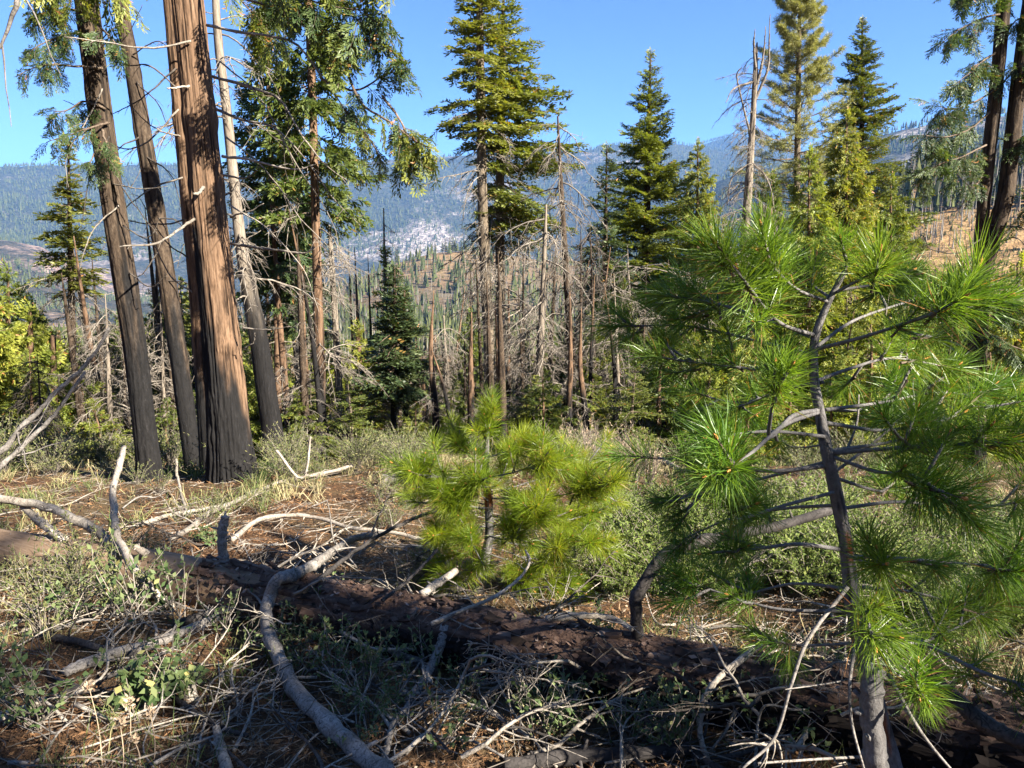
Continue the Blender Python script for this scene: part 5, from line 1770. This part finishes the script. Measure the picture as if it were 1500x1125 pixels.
for i in range(100):
    if i >= 78:
        px = gs.uniform(380, 1520)
        py = np.interp(px, [380, 560, 750, 950, 1120, 1500], [880, 915, 955, 985, 1020, 1080]) + gs.uniform(-50, 45)
    elif i < 34:
        px, py = gs.uniform(380, 1520), gs.uniform(880, 1110)
    else:
        px, py = gs.uniform(-20, 1000), gs.uniform(720, 900)
    c = ground_hit(px, py, 0.03 if i < 78 else gs.uniform(.18, .36))
    mt, kd = (('dead', 'grey'), ('stick', 'silvery'), ('dead_dark', 'dark'))[i % 3]
    o = link('brushwood', bw[mt][gs.integers(5)])
    a = gs.uniform(0, 6.28)
    e = gs.uniform(-.05, .45)
    s_ = gs.uniform(.4, .95) * (.7 if i >= 78 else 1)
    o.matrix_local = Matrix(frame_matrix(c, (math.cos(a) * math.cos(e), math.sin(a) * math.cos(e), math.sin(e)), s=s_, roll=gs.normal(0, .5)))
    tag(o, '%s twiggy brushwood lying %s' % (kd, region(c)), 'branch', '%s brushwood %s' % (kd, region(c)))

# ------------------------------------------------------------------ pine saplings
def brush_mb(seed, stem=.13, L=.15, n=230, w=.0026):
    g = np.random.default_rng(seed)
    mb = MB()
    P0 = np.array([[-stem - .02, 0, 0], [-stem * .5, 0, 0], [0.0, 0, 0]])
    mb.add(*tube(P0, [.0055, .005, .003], 5), 0)
    bud = np.array([[0.0, 0, 0], [.012, 0, 0], [.024, 0, 0]])
    mb.add(*tube(bud, [.004, .0055, .001], 5), 1, .5)
    t = -stem * g.random(n) ** .8
    az = g.uniform(0, 2 * math.pi, n)
    an = np.radians(np.clip(20 + 58 * (-t / stem) + g.normal(0, 14, n), 4, 115))
    D = np.stack([np.cos(an), np.sin(an) * np.cos(az), np.sin(an) * np.sin(az)], -1)
    P = np.stack([t, np.zeros(n), np.zeros(n)], -1)
    v, f = needles(P, D, L * g.uniform(.72, 1.12, n), w, .13, g)
    mb.add(v, f, 2, np.repeat(np.where((g.random(n) < .05) & (t < -stem * .6), 1.0, np.clip(g.normal(.45, .22, n), 0, .9)), 5))
    return mb


BR = [brush_mb(600 + i, (.10, .13, .17, .13, .09, .15)[i], (.155, .165, .145, .17, .16, .15)[i], (150, 170, 185, 160, 140, 175)[i]) for i in range(6)]
BRM = {k: [b.mesh('needle_tuft', [M['twig_bark'], M['orange_wood'], M[k]]) for b in BR] for k in ('sapling', 'sapling_yellow_lit')}


def sapling(name, label, trunk_pts, widths, branches, leaf, bark='sap_bark', tscale=1.0, seed=0, wound=None, dens=1.0):
    g = np.random.default_rng(seed)
    W = np.array([at(*p) for p in trunk_pts])
    base = W[0].copy()
    base[2] = float(zt(base[0], base[1]))
    root = thing(name, label, 'sapling', tuple(base))
    R = np.array(widths) * .36 * np.array([p[2] for p in trunk_pts]) * 1.05 / F_PX
    W = W - base
    if W[0][2] > -.03:
        W[0][2] = -.05
    trunk_mb(W, R, 16, 120, .10, 2.2, 9.0, None, wound or (lambda v, h, nz, u: 0 * h), seed, .15).build('trunk', M[bark], root, True)
    for bi, (pts, r0, r1, nt_, spread) in enumerate(branches):
        if pts[-1][1] < 405 and leaf == 'sapling':      # the topmost shoots
            pts = [(p[0], p[1] + 34 * q / (len(pts) - 1), p[2]) for q, p in enumerate(pts)]
        B = spline(np.array([at(*p) for p in pts]) - base, 24)
        ln = np.linalg.norm(np.diff(B, axis=0), axis=1).sum()
        mb = MB()
        mb.add(*tube(B, np.linspace(r0, r1, 24) * .62, 7), 0, .5)
        spots = []
        if nt_:
            spots.append((B[-1], unit(B[-1] - B[-3]), 1.0))
        for i in range(max(0, int((nt_ - 1) * dens)) if nt_ else 0):
            s = g.uniform(.42, .97)
            j = int(s * 23)
            dv = unit(B[min(j + 1, 23)] - B[j - 1])
            d = unit(dv * .75 + g.normal(0, .55, 3) + [0, 0, .25])
            l = g.uniform(.03, .20) * spread
            e = B[j] + d * l
            mb.add(*tube(np.array([B[j], B[j] + d * l * .5 + [0, 0, -.006], e]), [.0055, .005, .004], 5), 0, .5)
            spots.append((e, unit(d + [0, 0, .2]), g.uniform(.75, 1.05)))
        o = mb.build('branch' if nt_ else 'dead_twig', M['sap_bark' if nt_ else 'stick_grey'], root, True)
        for p, d, s in spots:
            link('needle_tuft', BRM[leaf][g.integers(6)], o, Matrix(frame_matrix(p + d * .03, d, s=s * tscale * g.uniform(.72, 1.12), roll=g.uniform(0, 6.28) if abs(d[2]) > .9 else g.normal(0, .5))))
    return root


D0 = 2.28
near_br = [
    # top
    ([(1236, 402, D0), (1240, 372, D0), (1240, 345, D0 - .02)], .008, .005, 3, .5),
    ([(1225, 428, D0), (1255, 395, D0 - .1), (1285, 362, D0 - .15)], .008, .005, 3, .6),
    ([(1228, 425, D0), (1290, 398, D0 + .05), (1328, 365, D0 + .1)], .008, .005, 4, .6),
    ([(1216, 436, D0), (1190, 400, D0 + .1), (1165, 352, D0 + .15)], .008, .005, 4, .6),
    ([(1212, 442, D0), (1165, 405, D0 - .15), (1120, 345, D0 - .2)], .009, .005, 5, .7),
    ([(1195, 492, D0), (1140, 460, D0 - .1), (1095, 395, D0 - .25), (1058, 335, D0 - .3)], .011, .005, 8, .9),
    ([(1194, 496, D0), (1120, 455, D0 + .2), (1040, 420, D0 + .35), (965, 398, D0 + .45)], .011, .005, 9, 1),
    ([(1194, 512, D0), (1260, 495, D0 - .1), (1335, 470, D0 - .2), (1425, 432, D0 - .25)], .011, .005, 9, .9),
    ([(1196, 508, D0), (1250, 470, D0 + .25), (1320, 445, D0 + .4), (1375, 430, D0 + .5)], .010, .005, 7, .9),
    ([(1192, 545, D0), (1130, 543, D0 + .1), (1050, 535, D0 + .25), (955, 522, D0 + .35)], .012, .005, 9, 1),
    ([(1192, 520, D0), (1110, 500, D0 + .3), (1010, 478, D0 + .5), (900, 478, D0 + .6)], .010, .005, 9, 1),
    ([(1192, 560, D0), (1245, 540, D0 + .15), (1310, 525, D0 + .3), (1400, 540, D0 + .45)], .011, .005, 9, 1),
    # bright ones reaching toward the camera and the sun
    ([(1200, 601, D0), (1162, 609, D0 - .15), (1128, 640, D0 - .3), (1132, 590, D0 - .42), (1135, 545, D0 - .48)], .013, .006, 4, .5),
    ([(1200, 603, D0), (1150, 622, D0 - .2), (1105, 660, D0 - .45), (1074, 685, D0 - .62)], .013, .006, 4, .5),
    ([(1212, 640, D0), (1130, 632, D0 - .25), (1045, 640, D0 - .45)], .010, .005, 4, .6),
    ([(1212, 620, D0), (1300, 630, D0 + .25), (1390, 610, D0 + .4), (1448, 570, D0 + .45)], .011, .005, 8, 1),
    ([(1210, 600, D0), (1290, 590, D0 + .3), (1380, 575, D0 + .55), (1480, 590, D0 + .65)], .010, .005, 9, 1),
    ([(1216, 664, D0), (1290, 658, D0 - .1), (1400, 651, D0 - .2), (1510, 640, D0 - .25)], .013, .006, 10, .9),
    ([(1218, 668, D0), (1280, 690, D0 - .15), (1345, 700, D0 - .3), (1420, 760, D0 - .4)], .011, .005, 8, .9),
    ([(1216, 660, D0), (1290, 650, D0 + .2), (1330, 640, D0 + .3), (1345, 622, D0 + .3)], .010, .005, 4, .6),
    ([(1215, 682, D0), (1130, 690, D0), (1060, 681, D0 + .05), (975, 672, D0 + .1), (908, 668, D0 + .15)], .012, .005, 7, .7),
    ([(1213, 676, D0), (1120, 700, D0 + .3), (1040, 720, D0 + .4), (975, 730, D0 + .5)], .010, .005, 6, .9),
    ([(1228, 740, D0), (1150, 745, D0 + .2), (1070, 760, D0 + .4), (1000, 790, D0 + .5)], .010, .005, 7, .9),
    ([(1230, 745, D0), (1320, 735, D0 + .2), (1410, 745, D0 + .35), (1500, 735, D0 + .4)], .011, .005, 9, 1),
    ([(1232, 805, D0), (1170, 797, D0 - .1), (1115, 803, D0 - .15), (1040, 810, D0 - .2)], .012, .006, 4, .7),
    ([(1238, 812, D0), (1275, 825, D0 - .35), (1296, 826, D0 - .55)], .011, .006, 4, .4),
    ([(1246, 815, D0), (1320, 818, D0 + .05), (1400, 825, D0 + .05), (1515, 832, D0 + .05)], .011, .006, 8, .9),
    ([(1238, 862, D0), (1165, 855, D0 + .1), (1105, 868, D0 + .2), (1060, 880, D0 + .25)], .010, .005, 6, .8),
    ([(1240, 895, D0), (1140, 892, D0 + .05), (1060, 870, D0 + .15), (1005, 850, D0 + .2)], .010, .005, 5, .8),
    ([(1246, 880, D0), (1266, 900, D0 - .4), (1278, 935, D0 - .5)], .010, .006, 4, .3),
    ([(1250, 942, D0), (1190, 945, D0 + .05), (1120, 940, D0 + .1)], .009, .005, 4, .6),
    ([(1300, 918, D0), (1370, 950, D0 - .1), (1440, 985, D0 - .15), (1520, 1008, D0 - .2)], .014, .008, 7, .8),
    ([(1262, 940, D0), (1340, 942, D0 + .1), (1390, 925, D0 + .2), (1470, 880, D0 + .3)], .011, .005, 8, .9),
    ([(1290, 960, D0 - .05), (1330, 985, D0 - .2), (1352, 1020, D0 - .3)], .010, .005, 4, .5),
    ([(1262, 860, D0), (1350, 870, D0 + .3), (1440, 900, D0 + .4)], .010, .005, 7, 1),
    ([(1212, 600, D0), (1260, 600, D0 + .4), (1300, 580, D0 + .7), (1350, 500, D0 + .9)], .010, .005, 8, 1.1),
    ([(1205, 560, D0), (1150, 570, D0 + .4), (1080, 590, D0 + .7), (1000, 570, D0 + .9)], .010, .005, 8, 1.1),
    ([(1222, 700, D0), (1300, 720, D0 + .4), (1370, 700, D0 + .7)], .010, .005, 7, 1.1),
    ([(1226, 720, D0), (1150, 740, D0 - .2), (1080, 760, D0 - .3), (1070, 735, D0 - .4)], .010, .005, 4, .7),
    # bare ones
    ([(1242, 860, D0 - .02), (1185, 935, D0 - .1), (1160, 1000, D0 - .15), (1135, 1080, D0 - .2), (1088, 1125, D0 - .25)], .011, .007, 0, 0),
    ([(1252, 950, D0 - .02), (1245, 1000, D0 - .1), (1248, 1060, D0 - .15), (1268, 1135, D0 - .2)], .010, .006, 0, 0),
    ([(1300, 985, D0 - .06), (1335, 1050, D0 - .2), (1362, 1090, D0 - .25), (1400, 1135, D0 - .3)], .011, .006, 0, 0),
    ([(1275, 1108, D0 - .1), (1200, 1112, D0 - .15), (1110, 1118, D0 - .2)], .008, .006, 0, 0),
    ([(1238, 665, D0 + .1), (1255, 620, D0 + .2), (1258, 578, D0 + .25)], .008, .004, 0, 0),
    ([(1225, 690, D0 + .1), (1290, 640, D0 + .2), (1340, 590, D0 + .25)], .009, .004, 0, 0),
    ([(1212, 650, D0), (1180, 655, D0 + .1), (1150, 650, D0 + .1), (1140, 620, D0 + .1)], .006, .002, 0, 0),
    ([(1264, 990, D0), (1220, 1000, D0 - .1), (1150, 1010, D0 - .2)], .005, .003, 0, 0),
]
sapling('pine_sapling', 'near pine sapling with long bright needles and a bent grey stem scarred orange', [(1330, 1225, D0 - .06), (1290, 1060, D0 - .03), (1270, 985, D0 - .02), (1252, 900, D0), (1243, 835, D0), (1238, 790, D0), (1222, 710, D0), (1210, 655, D0), (1200, 600, D0), (1192, 550, D0), (1194, 495, D0), (1215, 440, D0), (1237, 398, D0)],
        [42, 38, 34, 31, 28, 26, 25, 23, 19, 17, 15, 12, 9], near_br, 'sapling', tscale=.90, dens=.86, seed=31,
        wound=lambda v, h, nz, u: np.clip(sstep(.12, .25, nz - .16 + .6 * np.exp(-((h - .45) / .13) ** 2 - ((u + .1) / .5) ** 2) + .62 * np.exp(-((h - 1.06) / .09) ** 2 - ((u - .2) / .7) ** 2)), 0, 1))
# its second stem joins low
W = np.array([at(*p) for p in [(1296, 1240, D0 - .12), (1285, 1150, D0 - .12), (1280, 1090, D0 - .12), (1276, 1030, D0 - .11), (1280, 975, D0 - .08)]])
st = stick_mb(W - W[0], .045 * .9, .035 * .9, 66, 0, 14, n=40).build('stem', M['sap_bark'], bpy.data.objects['pine_sapling'], True)
st.location = tuple(Vector(W[0]) - bpy.data.objects['pine_sapling'].location)

D1 = 4.75
mid_br = [
    ([(712, 700, D1), (714, 650, D1), (716, 612, D1)], .010, .006, 5, .8),
    ([(710, 672, D1), (745, 660, D1 - .05), (770, 648, D1 - .1)], .009, .006, 5, .8),
    ([(711, 690, D1), (680, 660, D1 + .1), (670, 640, D1 + .15)], .008, .006, 5, .8),
    ([(712, 698, D1), (670, 700, D1 - .1), (625, 695, D1 - .2), (608, 680, D1 - .25)], .010, .006, 9, 1.2),
    ([(713, 705, D1), (660, 715, D1 + .1), (625, 720, D1 + .2)], .009, .006, 7, 1.2),
    ([(716, 725, D1), (770, 708, D1 + .1), (830, 690, D1 + .15), (862, 680, D1 + .2)], .010, .006, 10, 1.2),
    ([(714, 700, D1), (760, 690, D1 - .2), (800, 672, D1 - .3)], .010, .006, 8, 1.1),
    ([(716, 730, D1), (790, 730, D1 - .15), (850, 720, D1 - .25), (885, 712, D1 - .3)], .011, .006, 11, 1.2),
    ([(716, 745, D1), (680, 740, D1 - .3), (650, 728, D1 - .4)], .010, .006, 8, 1.1),
    ([(716, 755, D1), (760, 760, D1 - .3), (800, 750, D1 - .45)], .010, .006, 8, 1.1),
    ([(716, 760, D1), (800, 765, D1 + .2), (870, 752, D1 + .3)], .010, .006, 8, 1.2),
    ([(715, 770, D1), (680, 775, D1 - .1), (640, 780, D1 - .2)], .010, .006, 6, 1.1),
    ([(715, 785, D1), (740, 790, D1 - .3), (760, 785, D1 - .45)], .010, .006, 6, 1),
    ([(715, 790, D1), (780, 800, D1 - .1), (840, 795, D1 - .2), (870, 790, D1 - .3)], .010, .006, 8, 1.1),
    ([(712, 810, D1), (770, 830, D1 - .1), (815, 850, D1 - .15)], .009, .006, 6, 1.1),
    ([(710, 820, D1), (690, 830, D1 - .2), (660, 850, D1 - .3)], .009, .006, 5, 1),
    ([(716, 720, D1), (735, 700, D1 + .2), (740, 680, D1 + .3)], .009, .006, 6, 1.1),
    ([(716, 740, D1), (680, 735, D1 + .25), (660, 755, D1 + .35)], .009, .006, 6, 1.1),
    ([(714, 800, D1), (760, 815, D1 + .2), (850, 860, D1 + .1)], .009, .006, 5, 1),
    ([(711, 815, D1), (670, 812, D1 + .1), (640, 830, D1 + .1)], .009, .006, 5, 1),
    ([(708, 832, D1), (740, 842, D1 - .15), (775, 862, D1 - .2)], .009, .006, 5, 1),
    ([(708, 835, D1), (730, 850, D1 + .15), (760, 850, D1 + .2)], .009, .006, 5, 1),
    ([(712, 805, D1), (700, 800, D1 - .3), (690, 800, D1 - .4)], .009, .006, 5, 1),
    ([(714, 775, D1), (735, 765, D1 + .3), (760, 745, D1 + .4)], .009, .006, 6, 1),
    ([(716, 735, D1), (700, 720, D1 - .3), (695, 700, D1 - .42)], .009, .006, 6, 1),
]
sapling('pine_sapling', 'small sunlit yellow-green pine sapling just behind the log', [(700, 880, D1 - .05), (706, 840, D1), (716, 790, D1), (716, 740, D1), (711, 700, D1), (713, 660, D1), (716, 618, D1)], [24, 21, 18, 16, 14, 10, 6], mid_br, 'sapling_yellow_lit', tscale=.98, dens=1.9, seed=41,
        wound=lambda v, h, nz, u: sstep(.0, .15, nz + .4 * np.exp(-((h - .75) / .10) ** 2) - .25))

# ------------------------------------------------------------------ low growth
def shrub_mb(seed, H=.35, R=.25, stems=9, leaves=16, ll=.030, lw=.017, upright=.6):
    g = np.random.default_rng(seed)
    st, lf = MB(), MB()
    for i in range(stems):
        a = g.uniform(0, 6.28)
        e = np.array([math.cos(a) * R * g.uniform(.3, 1.1), math.sin(a) * R * g.uniform(.3, 1.1), H * g.uniform(.5, 1.1)])
        m = e * .5 + np.array([0, 0, H * .12]) + g.normal(0, .02, 3)
        P = spline([[g.normal(0, .02), g.normal(0, .02), -.03], m, e], 8)
        st.add(*tube(P, np.linspace(.0035, .0012, 8), 3, cap=False), 0, g.uniform(.3, .9))
        u = g.uniform(.25, 1.0, leaves)
        p = np.stack([np.interp(u, np.linspace(0, 1, 8), P[:, k]) for k in range(3)], -1)
        d = g.normal(0, .8, (leaves, 3)) + unit(e) * upright
        v, f = blades(p, d, np.cross(d, g.normal(0, .6, (leaves, 3)) + [0, 0, 1.0]), ll * g.uniform(.6, 1.3, leaves), lw * g.uniform(.7, 1.2, leaves), .5)
        lf.add(v, f, 0, np.repeat(np.clip(g.normal(.5, .22, leaves), 0, 1), 4))
    return st, lf


def shrub_proto(name, seed, leafmat, **kw):
    st, lf = shrub_mb(seed, **kw)
    return st.mesh('stems', M['dead'], True), lf.mesh('leaves', M[leafmat])


SH = {
    'small': [shrub_proto('s', 21 + i, 'shrub', H=.30, R=.24, stems=10, leaves=16) for i in range(3)],
    'grey': [shrub_proto('g', 31 + i, 'shrub_grey', H=.45, R=.40, stems=26, leaves=22, ll=.035, lw=.012) for i in range(3)],
    'feathery': [shrub_proto('f', 41 + i, 'feather', H=.30, R=.32, stems=46, leaves=40, ll=.026, lw=.009, upright=.2) for i in range(3)],
    'bushy': [shrub_proto('b', 51 + i, 'shrub_grey', H=.75, R=.6, stems=60, leaves=18, ll=.05, lw=.018) for i in range(3)],
    'dry': [shrub_proto('d', 61 + i, 'seed', H=.6, R=.35, stems=40, leaves=8, ll=.04, lw=.008) for i in range(2)],
    'broad': [shrub_proto('o', 71 + i, 'shrub', H=.22, R=.13, stems=7, leaves=11, ll=.055, lw=.034) for i in range(2)],
}
gp = np.random.default_rng(77)


def plants(kind, n, box, label, group, smin=.7, smax=1.3, name='shrub', maxd=40, poly=None):
    for i in range(n):
        px, py = gp.uniform(box[0], box[2]), gp.uniform(box[1], box[3])
        p = ground_hit(px, py)
        if p[1] > maxd:
            p = np.array([at(px, 600, maxd * gp.uniform(.7, 1))[0], maxd * gp.uniform(.75, 1.0), 0])
        z = float(zt(p[0], p[1]))
        root = thing(name, label, 'plant', (p[0], p[1], z), gp.uniform(0, 6.28), group)
        s = gp.uniform(smin, smax)
        root.scale = (s, s, s * gp.uniform(.85, 1.15))
        a, b = SH[kind][gp.integers(len(SH[kind]))]
        link('stems', a, root)
        link('leaves', b, root)


plants('small', 8, (0, 895, 330, 1100), 'small-leaved green shrub among the sticks before the bare end of the log', 'green shrubs before the bare log end', .8, 1.5)
plants('small', 26, (480, 960, 880, 1100), 'little leafy green plant on the ground before the dark hollow of the log', 'leafy plants before the dark log', .5, 1.0)
plants('small', 14, (880, 1020, 1250, 1120), 'little leafy green plant below the dark log under the near pine', 'leafy plants under the near pine', .6, 1.1)
plants('small', 16, (380, 900, 560, 1000), 'pale green sprig growing beside the hooked branch', 'sprigs beside the hooked branch', .5, .9)
plants('bushy', 20, (-60, 640, 280, 705), 'grey-green brush massed at the foot of the leftmost burned cedars', 'brush at the foot of the left cedars', .6, 1.1, 'bush', 13)
plants('bushy', 16, (385, 660, 640, 715), 'grey-green brush between the stoutest cedar and the dark little fir', 'brush right of the stoutest cedar', .5, .95, 'bush', 13)
plants('bushy', 8, (760, 650, 1000, 700), 'grey-green brush at the edge of the clearing behind the sunlit little pine', 'brush behind the little pine', .5, .95, 'bush', 13)
plants('dry', 16, (820, 650, 960, 690), 'dry brown seeding bush at the edge of the clearing behind the sunlit little pine', 'dry bushes behind the little pine', .8, 1.3, 'bush', 12)
plants('bushy', 9, (1050, 640, 1540, 720), 'grey-green brush beyond the near pine at the foot of the forked cedar', 'brush beyond the near pine', .5, 1.0, 'bush', 13)
plants('grey', 16, (0, 690, 640, 800), 'low grey-green ground plant on the orange litter behind the log', 'low plants on the orange litter', .4, .8)
plants('feathery', 70, (880, 740, 1260, 880), 'soft feathery green ground plant between the two pine saplings', 'feathery plants between the saplings', .8, 1.5)
plants('feathery', 34, (1260, 760, 1520, 960), 'soft feathery ground plant behind the near pine', 'feathery plants behind the near pine', .7, 1.3)
plants('grey', 12, (560, 720, 900, 860), 'grey-green ground plant around the foot of the sunlit little pine', 'plants around the little pine', .5, .9)
plants('broad', 5, (200, 1020, 270, 1065), 'dark broad-leaved plant near the bleached stub', 'broad-leaved plants near the stub', .8, 1.1)
plants('broad', 3, (285, 790, 315, 812), 'dark round-leaved sprig growing just behind the bark edge of the log', 'round-leaved sprigs behind the log', .6, .8)
plants('grey', 7, (0, 850, 180, 960), 'grey-leaved herb in the shade before the bare end of the log', 'grey herbs before the bare log end', .5, 1.0)

# dried flower stalks
for i, (px, py, tx, ty) in enumerate([(185, 1075, 190, 1028), (205, 1090, 196, 1082), (150, 1080, 130, 1005), (178, 1110, 176, 1060), (226, 1080, 220, 1045)]):
    b = ground_hit(px, py + 40)
    t = at(tx, ty, b[1] + .05)
    root = thing('dried_flower', 'dried pale flower stalk standing in the dark lower corner', 'plant', tuple(b), 0, 'dried flower stalks')
    g = np.random.default_rng(i)
    sm, hm = MB(), MB()
    T = t - b
    P = spline([[0, 0, 0], T * .5 + [.01, 0, 0], T], 8)
    sm.add(*tube(P, np.linspace(.003, .0015, 8), 4), 0, .5)
    n = 46
    d = g.normal(size=(n, 3)) + [0, 0, .6]
    v, f = blades(T + g.normal(0, .008, (n, 3)), d, g.normal(size=(n, 3)), .020, .012)
    hm.add(v, f, 0, np.repeat(g.random(n), 4))
    sm.build('stalk', M['seed'], root)
    hm.build('seed_head', M['seed'], root)


# ------------------------------------------------------------------ litter, grass and twigs (nobody could count them)
def scatter(n, r0, r1, bias, g, pxr=(-120, 1620)):
    r = r0 + (r1 - r0) * g.random(n) ** bias
    px = g.uniform(pxr[0], pxr[1], n)
    az = np.arctan((px - 750) / F_PX)
    x, y = r * np.sin(az), r * np.cos(az)
    return x, y, zt(x, y)


def litter():
    g = np.random.default_rng(5)
    mb = MB()
    for n, r0, r1, L, Wd, tl in ((70000, 1.2, 7, (.03, .10), (.0018, .0035), .30), (40000, 1.2, 10, (.012, .045), (.006, .016), .35), (26000, 5, 14, (.05, .14), (.006, .012), .3)):
        x, y, z = scatter(n, r0, r1, 1.25, g)
        a = g.uniform(0, 6.28, n)
        d = np.stack([np.cos(a), np.sin(a), g.normal(0, tl, n)], -1)
        s = np.cross(d, g.normal(0, .35, (n, 3)) + [0, 0, 1])
        patch = fbm(x * .9, y * .9, 3, 3)
        t = np.clip(g.normal(.5, .22, n) + (patch - .5) * .9 + sstep(4.5, 6, y) * .10, 0, 1)
        v, f = blades(np.stack([x, y, z + g.uniform(.002, .022, n)], -1), d, s, g.uniform(*L, n), g.uniform(*Wd, n), .5)
        mb.add(v, f, 0, np.repeat(t, 4))
    tag(mb.build('litter', M['litter']), 'brown needle and bark litter covering the forest floor', None, None, 'stuff')


litter()


def twig_litter():
    g = np.random.default_rng(6)
    mb = MB()
    x, y, z = scatter(3600, 1.4, 12, 1.1, g)
    for i in range(len(x)):
        L = g.uniform(.08, .45)
        a = g.uniform(0, 6.28)
        u = np.linspace(-.5, .5, 5)
        bend = g.normal(0, .12)
        P = np.stack([x[i] + np.cos(a) * u * L - np.sin(a) * bend * L * u ** 2, y[i] + np.sin(a) * u * L + np.cos(a) * bend * L * u ** 2, np.zeros(5)], -1)
        P[:, 2] = z[i] - (P[:, 1] - y[i]) * .176 + .008 + g.uniform(0, .05) + u * L * g.normal(0, .22)
        mb.add(*tube(P, np.linspace(g.uniform(.002, .0045), .0012, 5), 3, cap=False), 0, g.uniform(.05, 1))
    tag(mb.build('twigs', M['dead']), 'fine dead twigs strewn over the forest floor', None, None, 'stuff')


twig_litter()


def grass():
    g = np.random.default_rng(8)
    mb = MB()
    for n, r0, r1, H, w, bl in ((1300, 1.4, 7, (.06, .22), .0035, 9), (2600, 6, 15, (.10, .34), .008, 10)):
        x, y, z = scatter(n * 2, r0, r1, 1.0, g)
        k = fbm(x * .7 + 30, y * .7, 1, 3) + g.normal(0, .06, n * 2) > .57 + .16 * sstep(4.4, 5.4, y) * (1 - sstep(8.6, 10, y))
        x, y, z = x[k], y[k], z[k]
        m = len(x)
        P = np.repeat(np.stack([x, y, z], -1), bl, 0) + g.normal(0, .03, (m * bl, 3)) * [1, 1, 0]
        D = g.normal(0, .45, (m * bl, 3)) * [1, 1, .2] + [0, 0, 1.0]
        v, f = needles(P, D, g.uniform(*H, m * bl), w, .55, g)
        t = np.repeat(np.clip(fbm(x * .5, y * .5, 9, 2) * 1.6 - .25, 0, 1), bl)
        mb.add(v, f, 0, np.repeat(np.clip(t + g.normal(0, .15, m * bl), 0, 1), 5))
    tag(mb.build('grass', M['grass']), 'dry and green grass tufts on the forest floor', None, None, 'stuff')


grass()
